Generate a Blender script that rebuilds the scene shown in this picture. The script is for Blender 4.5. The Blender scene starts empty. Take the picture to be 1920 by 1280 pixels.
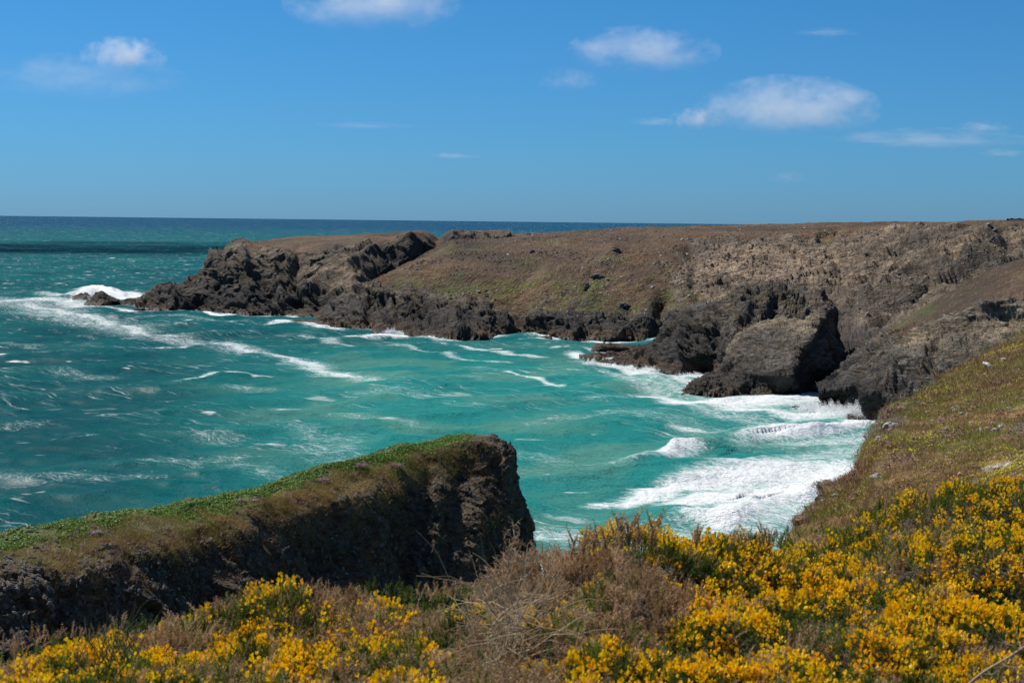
import bpy, math, random
import numpy as np
from mathutils import Matrix, Vector
random.seed(7)
rng = np.random.default_rng(11)
R = math.radians
sc = bpy.context.scene
col = sc.collection

# ------------------------------------------------------------------ camera
FPX = 2667.0                       # focal length in pixels of a 1920 px wide frame
CAM_Z = 45.0
PITCH = math.atan(225.0 / FPX)
ROLL = R(0.655)
cam_d = bpy.data.cameras.new('camera')
cam_d.sensor_width = 36.0
cam_d.lens = FPX / 1920 * 36.0
cam_d.clip_start = 0.1
cam_d.clip_end = 400000.0
cam_d.dof.use_dof = True
cam_d.dof.focus_distance = 150.0
cam_d.dof.aperture_fstop = 9.5
cam = bpy.data.objects.new('camera', cam_d)
col.objects.link(cam)
ROT = Matrix.Rotation(R(90) - PITCH, 3, 'X') @ Matrix.Rotation(ROLL, 3, 'Z')
cam.matrix_world = Matrix.Translation((0, 0, CAM_Z)) @ ROT.to_4x4()
sc.camera = cam
sc.render.resolution_x, sc.render.resolution_y = 1024, 682

# ------------------------------------------------------------------ sky and sun
SUN_AZ = R(-54)                    # compass-like angle from +y, negative = to the left
SUN_EL = R(56)
sun_dir = Vector((math.sin(SUN_AZ) * math.cos(SUN_EL), math.cos(SUN_AZ) * math.cos(SUN_EL), math.sin(SUN_EL)))
w = bpy.data.worlds.new('World'); sc.world = w; w.use_nodes = True
nt = w.node_tree; nt.nodes.clear()
sky = nt.nodes.new('ShaderNodeTexSky'); sky.sky_type = 'NISHITA'
sky.sun_disc = False; sky.sun_elevation = SUN_EL; sky.sun_rotation = SUN_AZ
sky.altitude = 50; sky.air_density = 1.0; sky.dust_density = 0.15; sky.ozone_density = 3.0
bg = nt.nodes.new('ShaderNodeBackground'); bg.inputs['Strength'].default_value = 0.1
wo = nt.nodes.new('ShaderNodeOutputWorld')
gm = nt.nodes.new('ShaderNodeMix'); gm.data_type = 'RGBA'; gm.blend_type = 'MULTIPLY'
gm.inputs[0].default_value = 1.0
# deep clean maritime blue: stronger tint toward the horizon, where the bare sky model turns milky
tcn = nt.nodes.new('ShaderNodeTexCoord'); sx = nt.nodes.new('ShaderNodeSeparateXYZ')
rp_ = nt.nodes.new('ShaderNodeValToRGB')
nt.links.new(tcn.outputs['Generated'], sx.inputs[0]); nt.links.new(sx.outputs[2], rp_.inputs[0])
e = rp_.color_ramp.elements
e[0].position = 0.0; e[0].color = (0.165, 0.38, 0.80, 1)
e[1].position = 0.5; e[1].color = (0.5, 0.75, 0.9, 1)
for pz, cz in ((0.05, (0.165, 0.43, 0.77, 1)), (0.16, (0.155, 0.475, 0.75, 1))):
    q_ = e.new(pz); q_.color = cz
nt.links.new(sky.outputs[0], gm.inputs[6]); nt.links.new(rp_.outputs[0], gm.inputs[7])
nt.links.new(gm.outputs[2], bg.inputs['Color'])
nt.links.new(bg.outputs[0], wo.inputs['Surface'])
sun_l = bpy.data.lights.new('sun', 'SUN'); sun_l.energy = 5.0; sun_l.angle = R(0.53); sun_l.color = (1.0, 0.94, 0.84)
sun_o = bpy.data.objects.new('sun', sun_l); col.objects.link(sun_o)
sun_o.rotation_euler = sun_dir.to_track_quat('Z', 'Y').to_euler()
sc.view_settings.view_transform = 'Standard'; sc.view_settings.look = 'None'
sc.view_settings.exposure = 0.28; sc.view_settings.gamma = 1.0
cy = sc.cycles
cy.max_bounces = 5; cy.diffuse_bounces = 2; cy.glossy_bounces = 2; cy.transmission_bounces = 2
cy.volume_bounces = 3; cy.transparent_max_bounces = 6
cy.volume_step_rate = 1.0; cy.volume_max_steps = 64

# ------------------------------------------------------------------ projection
Rn = np.array(ROT)
def rays(px, py):
    px = np.asarray(px, float); py = np.asarray(py, float)
    c = np.stack([(px - 960) / FPX, (640 - py) / FPX, -np.ones_like(px)], -1)
    return c @ Rn.T
def P(px, py, D):
    d = rays(px, py); t = np.asarray(D, float) / d[..., 1]
    return d * t[..., None] + np.array([0, 0, CAM_Z])
def sea_D(px, py):
    d = rays(px, py); t = -CAM_Z / d[..., 2]
    return t * d[..., 1]
def SEA(px, py):
    return P(px, py, sea_D(px, py))
def project(p):
    q = (p - np.array([0, 0, CAM_Z])) @ Rn
    z = -q[..., 2]
    return 960 + FPX * q[..., 0] / z, 640 - FPX * q[..., 1] / z

# ------------------------------------------------------------------ noise
_prm = np.random.default_rng(5).permutation(256)
_prm = np.concatenate([_prm, _prm, _prm])
_g = np.random.default_rng(6).normal(size=(256, 3)); _g /= np.linalg.norm(_g, axis=1)[:, None]
_g = _g.astype(np.float32); _prm = _prm.astype(np.int32)
_gx, _gy, _gz = (np.ascontiguousarray(_g[:, k]) for k in range(3))
def _h(i, j, k):
    return _prm[_prm[_prm[i & 255] + (j & 255)] + (k & 255)]
def perlin(p):
    p = p.astype(np.float32, copy=False)
    f = np.floor(p); i = f.astype(np.int32); t = (p - f).T
    u = t * t * t * (t * (t * 6 - 15) + 10)
    i = i.T & 255
    hx = [_prm[i[0] + d] for d in (0, 1)]
    acc = None
    for dx in (0, 1):
        wx = u[0] if dx else 1 - u[0]; tx = t[0] - dx
        for dy in (0, 1):
            hy = _prm[hx[dx] + i[1] + dy]; wxy = wx * (u[1] if dy else 1 - u[1]); ty = t[1] - dy
            for dz in (0, 1):
                h = _prm[hy + i[2] + dz]
                v = wxy * (u[2] if dz else 1 - u[2]) * (_gx[h] * tx + _gy[h] * ty + _gz[h] * (t[2] - dz))
                acc = v if acc is None else acc + v
    return acc * 1.6
def fbm(p, o=4, g=0.5):
    s = 0; a = 1
    for k in range(o):
        s = s + a * perlin(p + 17.3 * k); p = p * 2.03; a *= g
    return s
def ridged(p, o=4, g=0.5):
    s = 0; a = 1; n = 0
    for k in range(o):
        s = s + a * (1 - 2 * np.abs(perlin(p + 31.7 * k))); n += a; p = p * 2.1; a *= g
    return s / n
def worley(p, facet=False):
    p = p.astype(np.float32, copy=False)
    f = np.floor(p); i = f.astype(np.int32).T & 255; q = (p - f).T
    b1 = np.full(len(p), 9.0, np.float32); b2 = b1.copy(); r = np.zeros(len(p), np.int32); fx = fy = fz = np.zeros(len(p), np.float32)
    for dx in (-1, 0, 1):
        hx = _prm[(i[0] + dx) & 255]
        for dy in (-1, 0, 1):
            hy = _prm[hx + ((i[1] + dy) & 255)]
            for dz in (-1, 0, 1):
                h = _prm[hy + ((i[2] + dz) & 255)]
                ax = _gx[h] * 0.45 + (0.5 + dx) - q[0]; ay = _gy[h] * 0.45 + (0.5 + dy) - q[1]; az = _gz[h] * 0.45 + (0.5 + dz) - q[2]
                d = ax * ax + ay * ay + az * az
                c = d < b1
                b2 = np.where(c, b1, np.minimum(b2, d)); r = np.where(c, h, r); b1 = np.where(c, d, b1)
                if facet: fx = np.where(c, ax, fx); fy = np.where(c, ay, fy); fz = np.where(c, az, fz)
    if facet:
        k = (r * 7 + 3) & 255
        return np.sqrt(b1), np.sqrt(b2), r / np.float32(255), fx * _gx[k] + fy * _gy[k] + fz * _gz[k]
    return np.sqrt(b1), np.sqrt(b2), r / np.float32(255)
def sstep(a, b, x):
    t = np.clip((x - a) / (b - a), 0, 1); return t * t * (3 - 2 * t)
_dip = np.array(Matrix.Rotation(R(-42), 3, 'Y') @ Matrix.Rotation(R(25), 3, 'X'))
def strata(p, s, st=3.5):
    q = p @ _dip.T / s
    return q * np.array([1 / st, 1 / st, 1.0])
def rock_noise(p, s):
    """jagged layered rock relief, roughly -1..1, feature size s metres"""
    wv = np.stack([perlin(p / (s * 1.3) + 5), perlin(p / (s * 1.3) + 25), perlin(p / (s * 1.3) + 45)], 1) * s * 0.35
    q = p + wv
    a, b, r, fc = worley(strata(q, s * 0.80, 1.6), True)
    a2, b2, r2, fc2 = worley(strata(q, s * 0.27, 2.2) + 9, True)
    return (r - 0.5) * 0.7 + fc * 0.75 + (r2 - 0.5) * 0.16 + fc2 * 0.30 + ridged(strata(p, s * 2.2, 1.6), 2) * 0.35

# ------------------------------------------------------------------ mesh helpers
def tag(o, label=None, cat=None, group=None, kind=None):
    if label: o['label'] = label
    if cat: o['category'] = cat
    if group: o['group'] = group
    if kind: o['kind'] = kind
    return o
def mesh_np(name, V, F, mat=None, parent=None, smooth=True, attrs=None):
    me = bpy.data.meshes.new(name)
    V = np.asarray(V, np.float32); F = np.asarray(F, np.int32)
    n, k = F.shape
    me.vertices.add(len(V)); me.vertices.foreach_set('co', V.ravel())
    me.loops.add(n * k); me.loops.foreach_set('vertex_index', F.ravel())
    me.polygons.add(n)
    me.polygons.foreach_set('loop_start', np.arange(0, n * k, k, dtype=np.int32))
    me.polygons.foreach_set('loop_total', np.full(n, k, np.int32))
    me.polygons.foreach_set('use_smooth', np.full(n, smooth, bool))
    for a, v in (attrs or {}).items():
        at = me.attributes.new(a, 'FLOAT', 'POINT'); at.data.foreach_set('value', np.asarray(v, np.float32).ravel())
    me.update(calc_edges=True)
    if mat: me.materials.append(mat)
    o = bpy.data.objects.new(name, me); col.objects.link(o)
    if parent: o.parent = parent
    return o
def gridF(nr, nc):
    i = np.arange(nr * nc).reshape(nr, nc)
    return np.stack([i[:-1, :-1], i[:-1, 1:], i[1:, 1:], i[1:, :-1]], -1).reshape(-1, 4)
def empty(name, loc):
    o = bpy.data.objects.new(name, None); col.objects.link(o); o.location = loc; return o

# ------------------------------------------------------------------ node helpers
class NT:
    def __init__(s, name):
        s.m = bpy.data.materials.new(name); s.m.use_nodes = True; s.t = s.m.node_tree; s.t.nodes.clear()
        s.out = s.t.nodes.new('ShaderNodeOutputMaterial')
    def n(s, ty, **kw):
        x = s.t.nodes.new(ty)
        for k, v in kw.items(): setattr(x, k, v)
        return x
    def l(s, a, b): s.t.links.new(a, b)
    def setin(s, sock, v):
        if isinstance(v, bpy.types.NodeSocket): s.l(v, sock)
        elif isinstance(v, (tuple, list)) and sock.type == 'RGBA': sock.default_value = (*v[:3], 1)
        else: sock.default_value = v
    def math(s, op, a, b=0.0, c=None, clamp=False):
        x = s.n('ShaderNodeMath', operation=op, use_clamp=clamp)
        s.setin(x.inputs[0], a); s.setin(x.inputs[1], b)
        if c is not None: s.setin(x.inputs[2], c)
        return x.outputs[0]
    def mix(s, f, a, b, mode='MIX'):
        x = s.n('ShaderNodeMix', data_type='RGBA', blend_type=mode)
        s.setin(x.inputs[0], f); s.setin(x.inputs[6], a); s.setin(x.inputs[7], b)
        return x.outputs[2]
    def rng(s, v, a, b, c=0.0, d=1.0, smooth=True):
        x = s.n('ShaderNodeMapRange', interpolation_type='SMOOTHSTEP' if smooth else 'LINEAR')
        s.setin(x.inputs[0], v)
        for i, q in enumerate((a, b, c, d)): s.setin(x.inputs[i + 1], q)
        return x.outputs[0]
    def attr(s, name): return s.n('ShaderNodeAttribute', attribute_name=name).outputs['Fac']
    def geo(s): return s.n('ShaderNodeNewGeometry')
    def mapping(s, vec, scale=(1, 1, 1), rot=(0, 0, 0), loc=(0, 0, 0)):
        x = s.n('ShaderNodeMapping'); s.l(vec, x.inputs[0])
        x.inputs['Scale'].default_value = scale; x.inputs['Rotation'].default_value = rot; x.inputs['Location'].default_value = loc
        return x.outputs[0]
    def noise(s, vec, scale, detail=4, rough=0.5, dist=0.0):
        x = s.n('ShaderNodeTexNoise'); s.l(vec, x.inputs['Vector'])
        x.inputs['Scale'].default_value = scale; x.inputs['Detail'].default_value = detail
        x.inputs['Roughness'].default_value = rough; x.inputs['Distortion'].default_value = dist
        return x.outputs[0]
    def voro(s, vec, scale, feature='F1', out='Distance', rnd=1.0):
        x = s.n('ShaderNodeTexVoronoi', feature=feature); s.l(vec, x.inputs['Vector'])
        x.inputs['Scale'].default_value = scale; x.inputs['Randomness'].default_value = rnd
        return x.outputs[out]
    def bump(s, h, dist, strength=1.0, nrm=None):
        x = s.n('ShaderNodeBump'); x.inputs['Strength'].default_value = strength; x.inputs['Distance'].default_value = dist
        s.l(h, x.inputs['Height'])
        if nrm: s.l(nrm, x.inputs['Normal'])
        return x.outputs[0]
    def bsdf(s, color, rough=0.8, spec=0.3, nrm=None, **kw):
        x = s.n('ShaderNodeBsdfPrincipled')
        s.setin(x.inputs['Base Color'], color); s.setin(x.inputs['Roughness'], rough)
        s.setin(x.inputs['Specular IOR Level'], spec)
        if nrm: s.l(nrm, x.inputs['Normal'])
        for k, v in kw.items(): s.setin(x.inputs[k], v)
        s.l(x.outputs[0], s.out.inputs['Surface'])
        return x

def terrain_mat(name, S, heath=(0.066, 0.036, 0.018), heath2=(0.105, 0.064, 0.03), green=(0.065, 0.085, 0.014),
                dark=(0.03, 0.026, 0.024), grey=(0.115, 0.10, 0.085), ochre=(0.13, 0.09, 0.045), tan=(0.31, 0.235, 0.17), shelf=3.0):
    """rock, scree and heath by attributes; S = size in metres of the finest readable grain"""
    t = NT(name); g = t.geo(); pos = g.outputs['Position']
    sep = t.n('ShaderNodeSeparateXYZ'); t.l(pos, sep.inputs[0]); z = sep.outputs[2]
    rot = (R(-30), R(42), R(20))
    st = t.mapping(pos, (0.6, 0.6, 1.5), rot)
    n_big = t.noise(pos, 0.045 / S * 0.6, 5, 0.6)
    n_mid = t.noise(pos, 0.25 / S, 5, 0.65)
    n_fine = t.noise(pos, 1.1 / S, 4, 0.7)
    n_str = t.noise(st, 0.55 / S, 6, 0.7, 0.6)
    rk = t.attr('rock'); tn = t.attr('tan'); gr = t.attr('green')
    # rock
    c = t.mix(t.rng(n_str, 0.36, 0.66), dark, grey)
    c = t.mix(t.math('MULTIPLY', t.rng(n_mid, 0.46, 0.66), 0.65), c, ochre)
    c = t.mix(t.math('MULTIPLY', t.rng(n_fine, 0.56, 0.75), 0.35), c, tuple(min(1, q * 2.1) for q in grey))
    tn = t.math('MULTIPLY', tn, t.rng(t.math('ADD', t.math('MULTIPLY', n_big, 0.6), t.math('MULTIPLY', n_str, 0.5)), 0.46, 0.60, 0.35, 1.0))
    tc = t.mix(t.rng(n_mid, 0.35, 0.65), tan, tuple(q * 0.35 for q in tan))
    tc = t.mix(t.rng(n_str, 0.55, 0.7), tc, grey)
    tc = t.mix(t.math('MULTIPLY', t.rng(n_fine, 0.58, 0.72), 0.6), tc, tuple(min(1, q * 1.7) for q in tan))
    c = t.mix(tn, c, tc)
    # black lichen zone above the tide mark
    zb = t.math('ADD', z, t.math('MULTIPLY', t.math('SUBTRACT', n_big, 0.5), 14.0))
    c = t.mix(t.math('MULTIPLY', t.rng(zb, shelf * 5.2, shelf * 2.6), 0.75), c, t.mix(n_fine, (0.008, 0.008, 0.009), (0.05, 0.048, 0.048)))
    # tide mark: brown weed and wet black rock low on the shore
    zz = t.math('ADD', z, t.math('MULTIPLY', t.math('SUBTRACT', n_mid, 0.5), 5.0))
    c = t.mix(t.rng(zz, shelf * 1.5, shelf * 0.5), c, t.mix(t.rng(n_fine, 0.4, 0.6), (0.055, 0.036, 0.024), (0.1, 0.066, 0.042)))
    wet = t.rng(z, 1.6, 0.2)
    c = t.mix(wet, c, t.mix(0.72, c, (0.004, 0.004, 0.005)))
    # vegetation
    v = t.mix(t.rng(n_mid, 0.35, 0.62), heath, heath2)
    v = t.mix(t.math('MULTIPLY', t.rng(n_fine, 0.35, 0.6, 0.55, 0.0), 1.0), v, tuple(q * 0.45 for q in heath))
    gf = t.math('MULTIPLY', t.rng(t.math('ADD', n_mid, t.math('MULTIPLY', gr, 0.5)), 0.68, 0.95), 0.8)
    v = t.mix(gf, v, t.mix(t.rng(n_fine, 0.35, 0.65), tuple(q * 0.6 for q in green), tuple(q * 1.4 for q in green)))
    # stones showing through the turf
    sp = t.rng(t.noise(pos, 1.5 / S, 2, 0.5), 0.64, 0.70)
    v = t.mix(t.math('MULTIPLY', sp, 0.8), v, tan)
    rr = t.math('ADD', rk, t.math('MULTIPLY', t.math('SUBTRACT', n_fine, 0.5), 0.7))
    rr = t.rng(rr, 0.42, 0.56)
    c = t.mix(rr, v, c)
    c = t.mix(1.0, c, t.mix(t.rng(n_big, 0.3, 0.7), (0.58, 0.57, 0.57), (1.5, 1.43, 1.32)), 'MULTIPLY')
    st3 = t.noise(t.mapping(st, (0.35, 0.35, 1.6)), 0.8 / S, 4, 0.6)
    h1 = t.math('ADD', t.math('MULTIPLY', n_str, 1.0), t.math('MULTIPLY', t.math('ABSOLUTE', t.math('SUBTRACT', st3, 0.5)), 3.0))
    h = t.math('ADD', h1, t.math('MULTIPLY', n_fine, 0.3))
    crk = t.rng(t.math('ABSOLUTE', t.math('SUBTRACT', st3, 0.5)), 0.02, 0.0)
    c = t.mix(t.math('MULTIPLY', t.math('MULTIPLY', crk, 0.6), rr), c, (0.012, 0.011, 0.010))
    b = t.bump(h, 1.1 * S, 0.9)
    rough = t.rng(wet, 0.0, 1.0, 0.85, 0.35, False)
    t.bsdf(c, rough, 0.3, b)
    return t.m

def simple_mat(name, c1, c2, scale=3.0, rough=0.8, bump=0.0, tint=True, sheen=0.0, spec=0.3, trans=0.0):
    t = NT(name); pos = t.geo().outputs['Position']
    n = t.noise(pos, scale, 4, 0.6)
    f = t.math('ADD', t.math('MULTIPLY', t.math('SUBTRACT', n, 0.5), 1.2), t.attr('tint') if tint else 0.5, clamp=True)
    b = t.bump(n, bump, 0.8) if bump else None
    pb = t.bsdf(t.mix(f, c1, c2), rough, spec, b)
    if trans:
        tr = t.n('ShaderNodeBsdfTranslucent'); t.l(t.mix(f, c1, c2), tr.inputs[0])
        ms = t.n('ShaderNodeMixShader'); ms.inputs[0].default_value = trans
        t.l(pb.outputs[0], ms.inputs[1]); t.l(tr.outputs[0], ms.inputs[2]); t.l(ms.outputs[0], t.out.inputs['Surface'])
    return t.m

# ------------------------------------------------------------------ sheets of land
def arr(rows, us):
    """rows: knots (px, py, D or None for the waterline, rock, tan, green[, u]) -> arrays rows x us"""
    out = []
    for r in rows:
        k = [tuple(q) for q in r]
        u = [q[6] if len(q) > 6 else q[0] for q in k]
        px = np.interp(us, u, [q[0] for q in k]); py = np.interp(us, u, [q[1] for q in k])
        D = np.interp(us, u, [sea_D(q[0], q[1]) if q[2] is None else q[2] for q in k])
        if all(q[2] is None for q in k): D = sea_D(px, py)
        at = [np.interp(us, u, [q[j] for q in k]) for j in (3, 4, 5)]
        out.append((P(px, py, D), px, py, *at))
    return out
SHORES = []
def sheet(name, rows, counts, us, mat, size, amp, veg_amp=0.25, strokes=(), base=-4.0, back=None, seed=0.0, shore=True,
          smallsize=None, smallamp=0.0, edge=0.0, label=None, cat=None, group=None, kind='structure', closed_top=False, tumble=0.0):
    us = np.asarray(us, float)
    A = arr(rows, us)
    lines = [a[0] for a in A]; att = [np.stack(a[3:6], -1) for a in A]; pix = [np.stack(a[1:3], -1) for a in A]
    if shore: SHORES.append(lines[0][:: max(1, len(us) // 60)].copy())
    b = lines[0].copy(); b[:, 2] = base; b[:, 1] -= 2.0 if shore else 0.0
    lines.insert(0, b); att.insert(0, att[0]); pix.insert(0, pix[0]); counts = [3] + list(counts)
    if back:
        for (dy, mode, z, n) in back:    # rows behind the skyline: metres further off, height relative ('r') or absolute ('a')
            q = A[-1][0].copy(); k = 1 + dy / q[:, 1]
            q[:, 0] *= k; q[:, 1] *= k
            q[:, 2] = q[:, 2] + z if mode == 'r' else z
            lines.append(q); att.append(att[-1]); pix.append(pix[-1]); counts.append(n)
    V, T, X = [lines[0][None]], [att[0][None]], [pix[0][None]]
    for i, n in enumerate(counts):
        s = (np.arange(1, n + 1) / n)[:, None, None]
        V.append(lines[i][None] * (1 - s) + lines[i + 1][None] * s)
        T.append(att[i][None] * (1 - s) + att[i + 1][None] * s)
        X.append(pix[i][None] * (1 - s) + pix[i + 1][None] * s)
    V = np.concatenate(V); T = np.concatenate(T); X = np.concatenate(X)
    nr, nc = V.shape[:2]
    du = np.gradient(V, axis=1); dv = np.gradient(V, axis=0)
    N = np.cross(du, dv); N /= np.linalg.norm(N, axis=2)[..., None] + 1e-9
    toc = np.array([0, 0, CAM_Z]) - V
    flip = np.sign((N * toc).sum(2).mean()); N *= flip
    # soften normals so displacement does not fold
    for _ in range(6):
        N[1:-1] = (N[:-2] + N[1:-1] * 2 + N[2:]) / 4; N[:, 1:-1] = (N[:, :-2] + N[:, 1:-1] * 2 + N[:, 2:]) / 4
    N /= np.linalg.norm(N, axis=2)[..., None] + 1e-9
    p = V.reshape(-1, 3) + seed
    n0 = fbm(p / (size * 1.2) + 50, 5, 0.6)
    rock = np.clip(T[..., 0].ravel() + n0 * 0.55 * (1 - np.abs(2 * T[..., 0].ravel() - 1)) * 1.3, 0, 1)
    green = T[..., 2].ravel() + 0.5 * fbm(p / (size * 2.5) + 90, 3)
    d = np.zeros(len(p)); ri = np.where(rock > 0.03)[0]
    d[ri] = rock_noise(p[ri], size) * amp * rock[ri]
    if smallsize: d[ri] += rock_noise(p[ri] + 7, smallsize) * smallamp * rock[ri]
    d += (fbm(p / (size * 0.5), 5, 0.55) * veg_amp + fbm(p / (size * 2.0), 3) * veg_amp * 3) * (1 - rock)
    wpx = X + np.stack([perlin(p / size + 3), perlin(p / size + 13)], 1).reshape(nr, nc, 2) * 9
    for (x0, y0, x1, y1, wd, a) in strokes:
        e = np.array([x1 - x0, y1 - y0], float); L = (e * e).sum() + 1e-9
        t = np.clip(((wpx - (x0, y0)) @ e) / L, 0, 1)
        q = wpx - (np.array([x0, y0]) + t[..., None] * e)
        d += (a * np.exp(-((q * q).sum(2)) / wd ** 2)).ravel()
    V = V + N * d.reshape(nr, nc, 1)
    o = mesh_np(name, V.reshape(-1, 3), gridF(nr, nc), mat, attrs={'rock': rock, 'tan': T[..., 1].ravel(), 'green': green})
    tag(o, label, cat, group, kind)
    return o, V, N, rock.reshape(nr, nc), X

# ================================================================== THE LAND
N_ = None
M_far = terrain_mat('cliff_far', 1.3)
M_stack = terrain_mat('cliff_stack', 1.0, dark=(0.04, 0.036, 0.033), grey=(0.19, 0.168, 0.142), tan=(.30, .24, .16), shelf=1.6)
M_inlet = terrain_mat('cliff_inlet', 1.2, dark=(0.035, 0.032, 0.031), grey=(0.18, 0.165, 0.145), tan=(.34, .27, .18), shelf=1.7)
M_near = terrain_mat('cliff_near', 0.32, heath=(0.10, 0.07, 0.03), heath2=(0.16, 0.12, 0.055), green=(0.05, 0.085, 0.012),
                     dark=(0.028, 0.023, 0.018), grey=(0.115, 0.097, 0.076), ochre=(0.13, 0.08, 0.035), shelf=2.0)

# western point of the headland with its flat heath top
W = lambda px, py, D, r=1.0, t=0.0, g=0.2: (px, py, D, r, t, g)
us = np.arange(250, 960, 1.4)
sheet('headland_point', [
    [W(250, 582, N_), W(270, 580, N_), W(330, 582, N_), W(372, 581, N_), W(440, 588, N_), W(480, 590, N_), W(560, 592, N_), W(640, 602, N_), W(720, 610, N_), W(960, 625, N_)],
    [W(250, 581, 708), W(268, 572, 705), W(300, 560, 702), W(345, 548, 700), W(385, 548, 696), W(440, 552, 680), W(520, 553, 672), W(600, 552, 664), W(700, 555, 640), W(800, 550, 645), W(960, 560, 650)],
    [W(250, 580, 710), W(268, 562, 712), W(300, 550, 712), W(345, 538, 712), W(385, 522, 708), W(430, 520, 690), W(520, 512, 690), W(600, 515, 684, .75, .7, .5), W(660, 500, 680, .6, .8, .6), W(700, 515, 668), W(800, 500, 680), W(960, 480, 700)],
    [W(250, 580, 711), W(268, 559, 714), W(300, 548, 718), W(345, 536, 718), W(385, 516, 716), W(402, 480, 712), W(440, 470, 704, .9, .4, .5), W(500, 472, 706, .95, .3), W(560, 476, 706), W(620, 474, 704), W(670, 466, 700), W(720, 452, 702), W(775, 440, 712, .6), W(850, 444, 720, .7), W(960, 444, 740, .6)],
    [W(250, 580, 712), W(268, 558, 716), W(300, 547, 722), W(345, 535, 722), W(385, 513, 720), W(401, 472, 718, .6), W(430, 466, 720, .5), W(455, 457, 722, .4), W(475, 458, 726, .1), W(500, 461, 718, 0, 0, .7), W(560, 468, 716, 0, 0, .3), W(620, 463, 716, 0), W(690, 449, 714, .1), W(775, 436, 722, .25), W(850, 439, 740, .35), W(930, 438, 760, .35), W(960, 440, 770, .2)],
    [W(250, 580, 713), W(268, 557, 718), W(300, 546, 726), W(345, 534, 728), W(385, 511, 732), W(401, 470, 736), W(430, 465, 760), W(455, 456, 790), W(500, 450, 840, 0, 0, .2), W(560, 443, 860, 0, 0, .1), W(640, 441, 870, 0), W(720, 436, 870, 0), W(775, 432, 850, 0), W(800, 431, 850, 0), W(850, 431, 850, 0), W(960, 433, 850, 0)],
], [26, 34, 44, 12, 34], us, M_far, 13.0, 3.2, 0.35,
    strokes=[(470, 520, 520, 560, 10, -4), (560, 478, 552, 570, 9, -5), (700, 470, 560, 548, 9, 3.5), (740, 470, 700, 520, 26, -7), (640, 505, 590, 560, 14, -4),
             (420, 470, 405, 540, 6, -3), (450, 470, 480, 545, 9, 3.5), (330, 548, 345, 578, 6, 3), (300, 560, 310, 578, 5, -2), (520, 500, 530, 570, 8, 3),
             (820, 445, 700, 525, 16, -9)],
    back=[(60, 'r', -3, 5), (90, 'a', -4, 6)], smallsize=4.5, smallamp=1.3, seed=0.0)

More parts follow.
